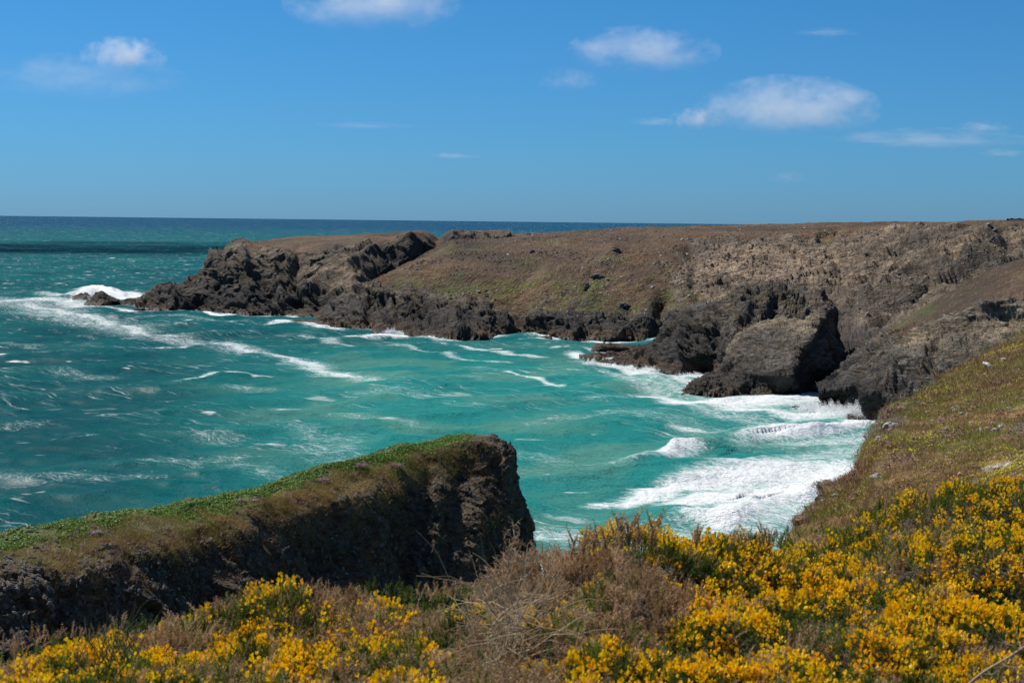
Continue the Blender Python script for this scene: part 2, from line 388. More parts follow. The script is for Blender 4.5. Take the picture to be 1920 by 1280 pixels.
# main sweep of the headland, heath slope and the crumbling bay
us = np.arange(700, 2040, 1.4)
G = .35
hs, hsV, hsN, hsR, hsX = sheet('headland', [
    [W(700, 600, N_), W(760, 620, N_), W(900, 629, N_), W(930, 627, N_), W(1000, 627, N_), W(1060, 634, N_), W(1150, 638, N_), W(1240, 640, N_), W(1320, 645, N_), W(1480, 670, N_), W(1550, 702, N_), W(1600, 712, N_), W(1660, 712, 405), W(1800, 690, 400), W(2040, 600, 450)],
    [W(700, 545, 620), W(760, 550, 590), W(840, 575, 578), W(900, 590, 573), W(960, 598, 575), W(1000, 592, 570), W(1100, 594, 560), W(1180, 592, 556), W(1250, 590, 552), W(1320, 590, 545), W(1500, 640, 490), W(1600, 672, 450, 1, .2), W(1660, 650, 440, 1, .3), W(1800, 600, 430), W(2040, 560, 450)],
    [W(700, 538, 640, .5, 0, .6), W(760, 548, 612, .45, .2, .8), W(840, 566, 600, .4, .2, .9), W(900, 580, 594, .4, 0, .8), W(960, 588, 590, .35, .2, .6), W(1000, 580, 584, .35, 0, .8), W(1100, 585, 572, .35, 0, .7), W(1180, 585, 566, .35, 0, .8), W(1250, 572, 566, .5, .2, .8), W(1320, 560, 562, .7, .9, .6), W(1500, 585, 540, .9, .8, .4), W(1580, 605, 505, 1, .5), W(1650, 600, 485, 1, .5, .3), W(1800, 560, 460, 1, .8), W(2040, 540, 450)],
    [W(700, 532, 646, .5), W(728, 522, 640, .1), W(780, 505, 640, .05, 0, .3), W(850, 510, 628, .03, 0, .4), W(960, 520, 618, .06, 0, G), W(1100, 525, 606, .12, .4, G), W(1250, 515, 596, .25, .6, .3), W(1320, 510, 590, .85, .8, .2), W(1500, 520, 580, .95, .9), W(1580, 530, 565, 1, .8), W(1680, 530, 535, 1, .8), W(1750, 520, 510, 1, .5), W(1800, 520, 500), W(2040, 500, 460)],
    [W(700, 531, 648, .5), W(730, 518, 644, .1), W(790, 487, 662, .02, 0, .3), W(850, 472, 668, .02, 0, .45), W(960, 472, 664, .06, .2, .3), W(1100, 475, 652, .15, .5, .3), W(1250, 470, 640, .2, .5, .2), W(1330, 470, 630, .8, .8, .2), W(1450, 466, 618, .95, .7), W(1550, 470, 605, .95, .85), W(1680, 468, 575, 1, 1), W(1780, 465, 545, 1, 1), W(1860, 470, 520, 1, .8), W(2040, 470, 480)],
    [W(700, 531, 649, .5), W(732, 516, 648, .1), W(790, 483, 674, .02), W(850, 456, 690, .02, 0, .6), W(930, 453, 700, .03, 0, .6), W(1000, 448, 700, 0, 0, .4), W(1150, 444, 690, .04, 0, .2), W(1280, 444, 676, .1, 0, .2), W(1350, 449, 664, .6, .6), W(1400, 447, 655, .9, .4), W(1470, 447, 645, .95, .3), W(1550, 452, 632, .95, .3), W(1640, 440, 610, .9, .7), W(1720, 430, 585, .9, 1), W(1850, 428, 550, .9, 1), W(1920, 428, 530, .9, .9), W(2040, 430, 500)],
    [W(700, 531, 650, .5), W(732, 515, 650, .1), W(790, 481, 680, .02), W(850, 451, 705, .1), W(930, 448, 722, .1), W(1000, 440, 730, 0), W(1150, 434, 720, .03), W(1280, 433, 706, .02), W(1350, 441, 680, .1), W(1400, 439, 672, .1, .5), W(1470, 439, 662, .15, .5), W(1550, 442, 650, .2), W(1640, 430, 628, .2, .5), W(1720, 424, 600, .2, .8), W(1850, 421, 562, .3, .8), W(1920, 420, 540, .3), W(2040, 420, 510)],
    [W(700, 531, 652, .5), W(732, 514, 655, .1), W(790, 479, 690, .02), W(850, 448.5, 730, .1), W(930, 446, 760, .1), W(945, 439, 780, 0), W(1000, 437, 800, 0), W(1100, 433, 800, 0), W(1150, 427.5, 790, 0), W(1280, 425, 780, 0), W(1400, 421, 770, 0), W(1500, 418.5, 750, 0), W(1640, 415.5, 720, 0), W(1780, 417, 700, 0), W(1850, 413.5, 690, 0), W(1920, 413, 680, 0), W(2040, 412, 660, 0)],
], [24, 14, 34, 36, 20, 10, 30], us, M_far, 10.0, 2.5, 0.28,
    strokes=[(905, 575, 912, 625, 6, -7), (975, 590, 965, 622, 9, -5), (1010, 600, 1080, 615, 12, 2), (1180, 600, 1240, 625, 16, -4), (1240, 560, 1230, 630, 12, -6),
             (1390, 452, 1560, 452, 7, -3.5), (1540, 440, 1640, 432, 5, -3), (1480, 560, 1560, 520, 14, 4), (1600, 560, 1680, 470, 12, -4), (1640, 600, 1880, 440, 9, -8), (1620, 560, 1770, 480, 10, 3),
             (1760, 540, 1880, 470, 12, 6), (1290, 470, 1310, 560, 12, -3), (1150, 470, 1100, 560, 18, 2.0), (1000, 500, 960, 570, 18, -1.5), (1110, 510, 1090, 555, 9, -2)],
    back=[(250, 'r', -3, 5), (900, 'r', -14, 6), (1500, 'a', -4, 6)], smallsize=3.5, smallamp=1.4, seed=31.0)

# dark shelf of tilted rock in front of the gully
us = np.arange(600, 940, 1.3)
sheet('rock_shelf', [
    [W(600, 607, N_), W(635, 614, N_), W(700, 617, N_), W(760, 628, N_), W(830, 637, N_), W(880, 636, N_), W(925, 633, N_), W(940, 631, N_)],
    [W(600, 603, 618), W(635, 596, 600), W(700, 590, 596), W(760, 590, 590), W(830, 600, 565), W(880, 600, 565), W(920, 608, 560), W(940, 630, 560)],
    [W(600, 602, 620), W(640, 572, 622), W(680, 548, 632), W(720, 552, 626), W(760, 562, 606), W(830, 575, 585), W(880, 578, 580), W(915, 590, 572), W(940, 629, 562)],
    [W(600, 601, 622), W(640, 565, 628), W(672, 538, 638), W(695, 533, 640), W(735, 545, 636, 1, .3, .3), W(765, 540, 622, .9, .2, .6), W(800, 543, 612, .95, .1, .5), W(830, 558, 600, 1, .4, .3), W(880, 568, 592), W(912, 572, 583), W(920, 600, 570), W(940, 628, 564)],
], [22, 22, 16], us, M_far, 9.0, 3.2, 0.3,
    strokes=[(700, 560, 690, 610, 8, -4), (735, 570, 722, 612, 9, 3), (780, 580, 800, 620, 10, -3), (850, 590, 860, 628, 12, 3)],
    back=[(25, 'r', -3, 5), (40, 'a', -4, 6)], smallsize=3.5, smallamp=1.6, seed=77.0)

# right-hand headland with the grass ramp above its cliffs
us = np.arange(1535, 2060, 1.2)
sheet('inlet_cliff', [
    [W(1535, 738, N_), W(1560, 745, N_), W(1600, 760, N_), W(1640, 780, N_), W(1680, 795, N_), W(1760, 800, N_), W(2060, 800, N_)],
    [W(1535, 736, 346), W(1560, 733, 343), W(1600, 725, 338), W(1640, 740, 325), W(1680, 750, 322), W(1760, 745, 318), W(2060, 720, 300)],
    [W(1535, 734, 350), W(1575, 715, 350), W(1605, 690, 350), W(1650, 680, 340), W(1700, 690, 330), W(1760, 690, 325, 1, .2), W(1830, 660, 325, .6, .1, 1), W(1920, 640, 320, .8, .2, .8), W(2060, 620, 310)],
    [W(1535, 733, 352), W(1578, 706, 360), W(1605, 680, 364), W(1650, 655, 356), W(1700, 640, 350, 1, .9), W(1760, 630, 345, 1, .8), W(1830, 630, 340, .9, .8), W(1920, 618, 334, .9, .5), W(2060, 600, 320)],
    [W(1535, 732, 354), W(1580, 702, 364), W(1606, 674, 372), W(1650, 634, 372, .8, .8), W(1680, 622, 368, .5, .6), W(1740, 606, 358, .6, .6), W(1790, 588, 350, .8, .3), W(1850, 570, 345, .8), W(1920, 563, 340, .8), W(2060, 558, 325)],
    [W(1535, 731, 355), W(1581, 700, 366), W(1607, 672, 374), W(1650, 632, 378, .2, 0, .6), W(1680, 617, 376, .02, 0, .3), W(1740, 597, 372, 0, 0, .35), W(1790, 578, 366, 0, 0, .3), W(1850, 556, 360, 0, 0, .1), W(1920, 540, 352, 0, 0, .3), W(2060, 530, 330, 0)],
    [W(1535, 730, 356), W(1582, 699, 367), W(1608, 671, 376), W(1650, 631, 386, .2), W(1680, 612, 392, .02, 0, .3), W(1735, 572, 396, 0, 0, .45), W(1800, 535, 394, 0, 0, .5), W(1850, 508, 392, .1), W(1920, 482, 390, 0, 0, .2), W(1990, 455, 385, 0), W(2060, 430, 380, 0)],
], [20, 22, 22, 26, 6, 26], us, M_inlet, 9.0, 2.4, 0.16,
    strokes=[(1600, 740, 1700, 790, 16, 3), (1640, 700, 1700, 740, 12, -3), (1690, 690, 1760, 735, 14, 2.5), (1760, 640, 1740, 700, 12, -2), (1850, 575, 1920, 590, 9, 2)],
    back=[(30, 'r', -2, 4), (60, 'r', -22, 5), (90, 'a', -4, 5)], smallsize=3.0, smallamp=1.2, seed=120.0)

# ------------------------------------------------------------------ sea stacks and rocks standing in the water
def rock_mass(name, rows, counts, u0, u1, size, amp, seed, label, cat, step=1.2, strokes=(), back=((14, 'r', -2, 4), (24, 'a', -4, 6)), group=None, small=(2.5, 1.1), mat=None):
    us = np.arange(u0, u1 + 0.01, step)
    o = sheet(name, rows, counts, us, mat or M_stack, size, amp, 0.2, strokes=strokes, back=list(back), smallsize=small[0], smallamp=small[1],
              seed=seed, kind=None, label=label, cat=cat, group=group)
    return o
stk1 = rock_mass('sea_stack', [
    [W(1095, 676, N_), W(1130, 684, N_), W(1180, 686, N_), W(1230, 692, N_), W(1262, 700, N_), W(1330, 700, N_), W(1400, 705, N_), W(1590, 712, N_)],
    [W(1095, 674, 470), W(1130, 675, 460), W(1180, 674, 456), W(1230, 668, 446), W(1265, 655, 436), W(1330, 655, 428), W(1400, 650, 420), W(1480, 650, 416), W(1590, 690, 416)],
    [W(1095, 673, 472), W(1130, 671, 468), W(1180, 668, 468), W(1230, 657, 462), W(1262, 622, 452), W(1330, 600, 442), W(1400, 590, 436), W(1480, 600, 432), W(1550, 620, 430), W(1575, 680, 425), W(1590, 700, 420)],
    [W(1095, 672, 474), W(1130, 669, 473), W(1180, 665, 474), W(1228, 655, 470), W(1248, 630, 468, 1, 0, .5), W(1262, 602, 466, .9, 0, .7), W(1300, 576, 464, .9, 0, .7), W(1345, 563, 458), W(1390, 546, 452), W(1432, 537, 450), W(1462, 541, 450), W(1475, 550, 450, .9, 0, .6), W(1500, 543, 452), W(1540, 546, 448, 1, .4, .5), W(1556, 575, 445), W(1566, 640, 438), W(1590, 700, 424)],
], [24, 26, 26], 1095, 1590, 9.0, 2.8, 210.0, 'tall dark sea stack behind the grey one, sloping down to a reef on its left', 'sea stack',
    strokes=[(1350, 600, 1320, 690, 14, -4), (1290, 600, 1270, 690, 12, 3), (1400, 560, 1380, 640, 14, 3), (1455, 570, 1430, 640, 10, -3), (1470, 560, 1550, 590, 14, 2)], mat=M_far)
rock_mass('sea_stack', [
    [W(1345, 733, N_), W(1360, 736, N_), W(1410, 737, N_), W(1450, 741, N_), W(1500, 740, N_), W(1545, 732, N_), W(1585, 722, N_), W(1600, 712, N_)],
    [W(1345, 731, 380), W(1362, 700, 386), W(1410, 700, 378), W(1450, 706, 371), W(1485, 706, 366), W(1530, 690, 378), W(1585, 695, 396), W(1600, 705, 408)],
    [W(1345, 730, 384), W(1364, 665, 396), W(1410, 650, 392), W(1460, 650, 382), W(1515, 645, 374), W(1545, 640, 388), W(1578, 660, 404), W(1600, 704, 412)],
    [W(1345, 729, 388), W(1368, 650, 402), W(1392, 624, 404), W(1430, 608, 402, 1, .6, .2), W(1470, 601, 400, 1, .9, .4), W(1515, 600, 394, 1, .9, .5), W(1532, 594, 394, 1, .9), W(1540, 582, 400), W(1552, 573, 406), W(1562, 588, 410), W(1570, 630, 412), W(1580, 665, 414), W(1600, 703, 416)],
], [18, 28, 30], 1345, 1600, 8.0, 1.3, 240.0, 'grey flat-topped sea stack in the surf with a lit face and a black shaded side', 'sea stack', step=0.9,
    strokes=[(1400, 640, 1470, 620, 10, 1.2), (1500, 690, 1540, 600, 9, 1.6), (1540, 620, 1500, 700, 10, -3.0), (1560, 600, 1575, 690, 8, -2)], small=(2.2, 0.9))

def sea_rock(pts, y_base, h_px, label, group='low rocks awash in the surf', D_off=0.0, seed=0.0, step=0.6, amp=0.9, parent=None):
    """low rock: outline top given as (px, py) with the waterline y at both ends, a real lump with depth"""
    x0, x1 = pts[0][0], pts[-1][0]
    yb = [(q[0], q[1]) for q in y_base]
    Dm = float(sea_D(np.array([(x0 + x1) / 2.0]), np.array([np.mean([q[1] for q in yb])]))[0])
    base = [W(a, b, N_) for a, b in yb]
    mid = [W(a, (b + np.interp(a, [q[0] for q in yb], [q[1] for q in yb])) / 2, Dm + D_off + 2) for a, b in pts]
    top = [W(a, b, Dm + D_off + 5) for a, b in pts]
    wid = (x1 - x0) / FPX * Dm
    return rock_mass('sea_rock', [base, mid, top], [10, 10], x0, x1, max(1.6, wid * 0.16), amp, 300 + seed, label, 'sea rock',
                     step=step, back=((4, 'r', -0.4, 4), (8, 'a', -4, 5)), group=group, small=(max(0.9, wid * 0.06), amp * 0.35))
sea_rock([(158, 568), (172, 560), (180, 549), (193, 546), (206, 556), (222, 562), (227, 567)], [(158, 571), (190, 572), (227, 569)], 22,
         'larger peaked black rock in white surf off the tip of the point', seed=3)
sea_rock([(136, 558), (148, 551), (163, 550), (170, 556)], [(136, 560), (155, 561), (170, 560)], 10,
         'small low black rock at the far left edge of the surf off the point', seed=9)
sea_rock([(228, 569), (238, 561), (252, 561), (262, 567)], [(228, 571), (245, 572), (262, 571)], 10,
         'low wet rock between the peaked rock and the tip of the point', seed=15)
sea_rock([(545, 603), (560, 600), (600, 597), (634, 600), (640, 603)], [(545, 606), (590, 607), (640, 607)], 8,
         'long flat brown rock just left of the dark rock shelf', seed=21, amp=.6)
sea_rock([(660, 633), (672, 630), (688, 632)], [(660, 634), (674, 635), (688, 634)], 4, 'tiny dark rock in the foam under the rock shelf', seed=27, amp=.4)
sea_rock([(1014, 632), (1024, 629), (1036, 632)], [(1014, 634), (1025, 635), (1036, 634)], 4, 'tiny rock in the calm water under the heath slope', seed=33, amp=.4)
sea_rock([(1108, 656), (1118, 645), (1140, 643), (1175, 648), (1210, 650), (1228, 658)], [(1108, 658), (1160, 657), (1228, 661)], 14,
         'brown reef rock behind the first reef, left of the dark stack', seed=39, amp=.9)
sea_rock([(1086, 668), (1110, 663), (1150, 662), (1190, 660), (1215, 664)], [(1086, 669), (1140, 671), (1215, 671)], 8,
         'long thin reef rock with a plume of spray bursting at its left end', seed=45, amp=.7)
sea_rock([(1278, 738), (1295, 722), (1320, 712), (1345, 722), (1368, 741)], [(1278, 740), (1320, 743), (1368, 744)], 24,
         'pointed brown rock in the foam left of the grey stack', seed=51, amp=1.2)
sea_rock([(1310, 716), (1322, 702), (1352, 700), (1400, 704), (1440, 712), (1470, 722)], [(1310, 722), (1380, 735), (1470, 738)], 26,
         'brown ledge skirting the foot of the grey stack', seed=57, amp=1.1, D_off=-2)
sea_rock([(1408, 738), (1425, 724), (1450, 722), (1468, 732), (1474, 740)], [(1408, 742), (1440, 745), (1474, 743)], 16,
         'round dark boulder at the seaward corner of the grey stack', seed=63, amp=.9)
sea_rock([(1476, 765), (1492, 762), (1512, 766)], [(1476, 767), (1495, 769), (1512, 768)], 5, 'small flat rock among foam right of the boulder', seed=69, amp=.4)
sea_rock([(1512, 764), (1522, 757), (1530, 764)], [(1512, 767), (1522, 769), (1530, 767)], 7, 'small pointed rock among foam below the inlet mouth', seed=75, amp=.4)
sea_rock([(1536, 760), (1550, 748), (1562, 757)], [(1536, 764), (1550, 766), (1562, 764)], 10, 'dark rock half swallowed by the burst of spray', seed=81, amp=.6)
sea_rock([(1590, 783), (1620, 772), (1650, 764), (1680, 768), (1700, 778)], [(1590, 786), (1640, 789), (1700, 790)], 14,
         'ragged black rocks at the foot of the inlet cliff, right of the spray', seed=87, amp=1.0)
sea_rock([(1572, 700), (1580, 672), (1590, 664), (1597, 680), (1600, 700)], [(1572, 705), (1588, 708), (1600, 706)], 14,
         'narrow black rock standing in the mouth of the inlet', seed=93, amp=1.0, D_off=4)

# ------------------------------------------------------------------ near promontory on the left
Q = lambda px, py, D, u, r=1.0, t=0.0, g=0.2: (px, py, D, r, t, g, u)
us = np.concatenate([np.arange(-60, 960, 1.15), np.arange(960, 1100, 0.7)])
prom, pV, pN, pR, pX = sheet('promontory', [
    [Q(-60, 1800, 62, -60), Q(0, 1740, 66, 0), Q(250, 1560, 84, 250), Q(500, 1420, 104, 500), Q(800, 1290, 130, 800), Q(920, 1240, 140, 920), Q(990, 1215, 147, 975), Q(1012, 1195, 156, 1030), Q(1000, 1170, 172, 1100)],
    [Q(-60, 1330, 78, -60), Q(0, 1300, 80, 0), Q(250, 1240, 95, 250), Q(500, 1180, 112, 500), Q(760, 1110, 134, 760), Q(860, 1120, 138, 860), Q(930, 1110, 142, 920), Q(1000, 1105, 148, 975), Q(1005, 1100, 160, 1030), Q(990, 1090, 172, 1100)],
    [Q(-60, 1190, 84, -60), Q(0, 1175, 86, 0), Q(130, 1160, 90, 130), Q(250, 1120, 99, 250), Q(500, 1080, 117, 500), Q(760, 1010, 139, 760), Q(860, 1000, 143, 860), Q(930, 1000, 146, 920), Q(988, 1005, 151, 975), Q(992, 1000, 162, 1030), Q(978, 990, 172, 1100)],
    [Q(-60, 1105, 86, -60, .8, .3), Q(0, 1100, 87, 0, .7, .4, .4), Q(130, 1090, 92, 130, .6, .3, .5), Q(250, 1050, 101, 250, .6, 0, .6), Q(500, 990, 121, 500, .8, 0, .4), Q(600, 950, 128, 600, .7, .2, .3), Q(720, 930, 138, 720, .8, .1, .3), Q(800, 920, 145, 800, .7), Q(850, 910, 146, 850), Q(900, 905, 149, 900), Q(950, 900, 151, 940), Q(963, 910, 154, 975), Q(962, 905, 163, 1030), Q(950, 900, 172, 1100)],
    [Q(-60, 1078, 90, -60, .2, .2), Q(0, 1068, 91, 0, .1, .2, .4), Q(130, 1045, 96, 130, .1, 0, .4), Q(250, 1010, 105, 250, .05, 0, .6), Q(370, 985, 113, 370, .1, 0, .5), Q(500, 942, 124, 500, .15, 0, .5), Q(620, 905, 134, 620, .15, 0, .4), Q(700, 880, 141, 700, .15, 0, .5), Q(800, 850, 150, 800, .15, 0, .4), Q(850, 836, 152, 850, .4), Q(900, 830, 153, 900, .9, .4), Q(940, 840, 154, 935, 1, .3), Q(957, 855, 157, 975), Q(957, 856, 164, 1030), Q(950, 860, 172, 1100)],
    [Q(-60, 1032, 96, -60, 0, 0, 1), Q(0, 1014, 98, 0, 0, 0, 1), Q(130, 979, 104, 130, 0, 0, 1), Q(250, 963, 111, 250, 0, 0, 1), Q(350, 944, 118, 350, 0, 0, 1), Q(450, 928, 125, 450, 0, 0, 1), Q(560, 894, 133, 560, 0, 0, 1), Q(660, 865, 141, 660, 0, 0, 1), Q(760, 838, 150, 760, 0, 0, 1), Q(830, 823, 156, 830, 0, 0, .8), Q(875, 816, 160, 875, .1, 0, .5), Q(910, 819, 161, 905, .5, .5), Q(938, 829, 162, 935, .9, .3), Q(955, 845, 164, 975), Q(955, 846, 167, 1030), Q(950, 850, 173, 1100)],
], [34, 60, 60, 64, 34], us, M_near, 4.2, 0.95, 0.14,
    strokes=[(868, 880, 835, 1090, 26, -1.5), (700, 1000, 680, 1090, 40, .8), (770, 940, 750, 1080, 30, -.8),
             (560, 1010, 640, 1110, 22, -1.0), (380, 1010, 400, 1120, 26, -1.0), (200, 1060, 260, 1180, 34, .8), (460, 1000, 500, 1100, 30, .6),
             (130, 1100, 100, 1200, 24, -1.0), (900, 840, 940, 860, 10, 0.5), (940, 1000, 930, 1090, 18, -1.0)],
    base=-2.0, back=[(3, 'r', -0.3, 4), (9, 'r', -4, 4), (16, 'a', -4, 6)], shore=False, smallsize=1.1, smallamp=0.38, seed=400.0)
SHORES.append(SEA(np.array([1003., 1010, 1010]), np.array([1080., 1110, 1180])))

# ------------------------------------------------------------------ near slope on the right and the ground under the gorse
M_slope = terrain_mat('slope_near', 0.16, heath=(0.17, 0.095, 0.04), heath2=(0.26, 0.17, 0.07), green=(0.15, 0.17, 0.03),
                      dark=(0.05, 0.045, 0.04), grey=(0.2, 0.18, 0.155), ochre=(0.16, 0.1, 0.05), tan=(0.27, 0.22, 0.16), shelf=0.5)
us = np.concatenate([np.arange(1440, 2150, 1.3), np.arange(2150, 3100, 6.0)])
widen = lambda rows: [r + [(3100, r[-1][1] - 90 - 25 * i, r[-1][2] * 1.25, *r[-1][3:])] for i, r in enumerate(rows)]
slope, sV, sN, sR, sX = sheet('coastal_slope', widen([
    [W(1440, 1330, 9, 0), W(1600, 1260, 9, 0), W(1800, 1180, 10, 0), W(1920, 1100, 11, 0), W(2150, 1040, 12, 0)],
    [W(1440, 1130, 20, 0), W(1600, 1060, 19, 0), W(1800, 960, 19, 0), W(1920, 900, 19, .2, .5), W(2150, 840, 20, 0)],
    [W(1440, 1090, 25, .1), W(1500, 1040, 25, .1, 0, .3), W(1600, 980, 24, .1, 0, .5), W(1700, 930, 24, .1), W(1800, 890, 25, .2, .4), W(1920, 850, 27, .3, .5), W(2150, 790, 30, 0)],
    [W(1440, 1070, 27, .2), W(1490, 1015, 27, .2), W(1560, 950, 28, .15, .3, .4), W(1620, 890, 30, .3, .5, .3), W(1700, 830, 33, .1, 0, .4), W(1800, 770, 37, 0, 0, .5), W(1920, 720, 41, .1, 0, .6), W(2150, 660, 46, 0)],
    [W(1440, 1058, 28, .3), W(1478, 1006, 28, .3), W(1498, 985, 28.5, .3), W(1530, 955, 29, .4, .3), W(1558, 928, 30, .5, .5), W(1570, 908, 31, .4), W(1595, 888, 32, .5, .4), W(1625, 845, 34, .4, .3, .4), W(1660, 808, 37, .8, .4), W(1682, 785, 39, .9, .5), W(1720, 757, 43, .5, .3), W(1760, 722, 48, .3, .2, .4), W(1800, 700, 51, .2), W(1850, 674, 55, .3, .5), W(1920, 636, 60, .1), W(2150, 540, 72, 0)],
    [W(1440, 1055, 30, .3), W(1479, 1003, 30, .3), W(1492, 980, 31, .3), W(1532, 950, 31.5, .4, .3), W(1558, 924, 32.5, .5, .5), W(1571, 903, 34, .4), W(1596, 884, 35, .5, .4), W(1627, 839, 37, .4, .3, .4), W(1662, 801, 40, .8, .4), W(1684, 779, 42, .9, .5), W(1722, 751, 46, .5, .3), W(1760, 716, 52, .3, .2, .4), W(1800, 694, 56, .2), W(1850, 667, 60, .3, .5), W(1920, 627, 66, .1), W(2150, 525, 80, 0)],
]), [30, 56, 70, 90, 10], us, M_slope, 1.5, 0.22, 0.06,
    strokes=[(1545, 905, 1560, 925, 10, .3), (1640, 800, 1690, 780, 14, .15), (1880, 860, 1800, 900, 26, .2), (1630, 900, 1660, 930, 12, .15), (1560, 990, 1620, 900, 30, -.4), (1700, 800, 1640, 900, 30, .15)],
    base=30.0, back=[(3, 'r', -1.2, 4), (9, 'r', -9, 4), (25, 'a', -4, 6)], shore=False, smallsize=0.5, smallamp=0.13, seed=500.0)

def ground_z(x, y):
    """turf surface under the gorse: falls gently away from the viewer, then steeply to the sea on the left"""
    r = np.hypot(x, y)
    z = -1.75 - 0.085 * r - 0.05 * np.clip(-x, -6, 6)
    edge = 7.8 + np.clip(x - 0.3, 0, 6) * 1.6
    z = z - np.clip(y - edge, 0, None) * 1.0
    return CAM_Z + z
gx, gy = np.meshgrid(np.linspace(-30, 30, 300), np.linspace(-14, 60, 370))
gz = ground_z(gx, gy)
gp = np.stack([gx, gy, gz], -1)
gp[..., 2] += (fbm(gp.reshape(-1, 3) / 0.8, 4) * 0.06).reshape(gx.shape)
gp[..., 2] = np.maximum(gp[..., 2], -3)
tag(mesh_np('ground', gp.reshape(-1, 3), gridF(*gx.shape), M_slope, attrs={'rock': np.zeros(gx.size), 'tan': np.zeros(gx.size), 'green': np.full(gx.size, .3)}), kind='structure')

# ================================================================== THE SEA
def polyw(pts):
    a = np.array(pts, float); q = SEA(a[:, 0], a[:, 1]); return q[:, :2]
def seg_dist(p, line, vals=None):
    """distance to a polyline, signed side, and interpolated values along it"""
    best = np.full(len(p), 1e9); side = np.zeros(len(p)); val = np.zeros(len(p)); tt = np.zeros(len(p))
    for i in range(len(line) - 1):
        a, b = line[i], line[i + 1]; e = b - a; L = (e * e).sum() + 1e-9
        t = np.clip(((p - a) @ e) / L, 0, 1)
        q = p - (a + t[:, None] * e); d = np.sqrt((q * q).sum(1))
        c = d < best
        s = np.sign(e[0] * q[:, 1] - e[1] * q[:, 0])
        best = np.where(c, d, best); side = np.where(c, s, side)
        if vals is not None: val = np.where(c, vals[i] * (1 - t) + vals[i + 1] * t, val)
        tt = np.where(c, i + t, tt)
    return best, side, val, tt
pxs = np.concatenate([np.linspace(-2600, -60, 60)[:-1], np.arange(-60, 1980, 1.7), np.linspace(1980, 4500, 60)[1:]])
dys = np.concatenate([np.geomspace(0.6, 20, 40)[:-1], np.arange(20, 150, 0.9), np.arange(150, 420, 0.8), np.arange(420, 720, 0.9), np.geomspace(721, 2000, 30)])
Dy = CAM_Z * FPX / dys
XX = (pxs[None, :] - 960) / FPX * Dy[:, None]; YY = np.repeat(Dy[:, None], len(pxs), 1)
nr, nc = XX.shape
p2 = np.stack([XX.ravel(), YY.ravel()], 1)
p3 = np.stack([XX.ravel(), YY.ravel(), np.zeros(XX.size)], 1)
warp = p2 + np.stack([perlin(p3 / 9 + 4), perlin(p3 / 9 + 24)], 1) * 2.2 + np.stack([perlin(p3 / 40 + 4), perlin(p3 / 40 + 24)], 1) * 6
spx = np.gradient(YY, axis=0); spx = np.abs(spx).ravel(); spc = np.abs(np.gradient(XX, axis=1)).ravel()
z = np.zeros(len(p2)); dx = np.zeros(len(p2)); dyy = np.zeros(len(p2))
wr = np.random.default_rng(3)
for k in range(44):
    L = 5.0 * (11 ** (k / 43.0)); th = R(-62) + wr.normal() * 0.55; ph = wr.uniform(0, 6.28)
    kx, ky = math.cos(th) * 6.283 / L, math.sin(th) * 6.283 / L
    A_ = 0.0062 * L * (0.5 + wr.random() * 0.8)
    att = sstep(2.0, 4.0, L / (np.abs(math.sin(th)) * spx + np.abs(math.cos(th)) * spc + 1e-6))
    mod = 0.55 + 0.9 * np.clip(perlin(p3 / (L * 6) + 3.1 * k) + 0.3, 0, 1.2)
    q = kx * warp[:, 0] + ky * warp[:, 1] + ph
    z += 0.85 * A_ * att * mod * (np.cos(q) + 0.25 * np.cos(2 * q)); dx -= 0.7 * A_ * att * math.cos(th) * np.sin(q); dyy -= 0.7 * A_ * att * math.sin(th) * np.sin(q)
crest = z.copy()
foam = np.zeros(len(p2)); thick = np.zeros(len(p2))
r_ = np.hypot(p2[:, 0], p2[:, 1])
def addf(v):
    global foam
    foam = np.maximum(foam, v)
near = p2[:, 1] < 1400
idx = np.where(near)[0]; pw = warp[idx]
def window(ln, m):
    k = np.where((pw[:, 0] > ln[:, 0].min() - m) & (pw[:, 0] < ln[:, 0].max() + m) & (pw[:, 1] > ln[:, 1].min() - m) & (pw[:, 1] < ln[:, 1].max() + m))[0]
    return idx[k], pw[k]
def stroke(pts, widths, inten, soft=1.0):
    """a band of foam along a path given by picture points on the water, widths in metres"""
    ln = polyw(pts); wv = np.array(widths, float) if hasattr(widths, '__len__') else np.full(len(pts), float(widths))
    j, q = window(ln, wv.max() * 2.6)
    d, s, wd, t = seg_dist(q, ln, wv)
    foam[j] = np.maximum(foam[j], inten * np.exp(-(d / wd) ** 2 * soft))
# foam around every shore
for i, s in enumerate(SHORES):
    j, q = window(s, 16.0)
    if not len(j): continue
    d, sd, _, _ = seg_dist(q, s[:, :2])
    n = perlin(p3[j] / 30 + 60 + i)
    Dm = s[:, 1].mean()
    foam[j] = np.maximum(foam[j], (0.78 + 0.45 * n) * np.exp(-d / (5.5 if Dm > 500 else 4.5)) + 0.0)
# long windrows and foam tracks in the bay
stroke([(-40, 560), (60, 572), (120, 592), (250, 620), (350, 638), (430, 650), (500, 668), (600, 690), (700, 715)], [34, 32, 28, 22, 16, 12, 11, 8, 6], 0.56)
stroke([(60, 572), (200, 605), (330, 632)], [9, 8, 6], 0.72)
stroke([(390, 642), (470, 660), (560, 682), (660, 705)], [5, 6, 5, 4], 0.74)
stroke([(-20, 566), (100, 560), (150, 575), (270, 580)], [14, 16, 14, 8], 0.72)
stroke([(140, 563), (185, 545), (230, 548), (270, 560)], [7, 12, 12, 8], 1.0)
stroke([(150, 573), (200, 578), (265, 582)], [5, 5, 4], 0.95)
stroke([(200, 600), (300, 590), (400, 600)], 5, 0.45)
stroke([(340, 715), (400, 708), (440, 705)], 2.5, 0.7)
stroke([(270, 652), (310, 650), (345, 652)], 3, 0.75)
stroke([(375, 585), (410, 590), (450, 588)], [3, 5, 3], 1.0)
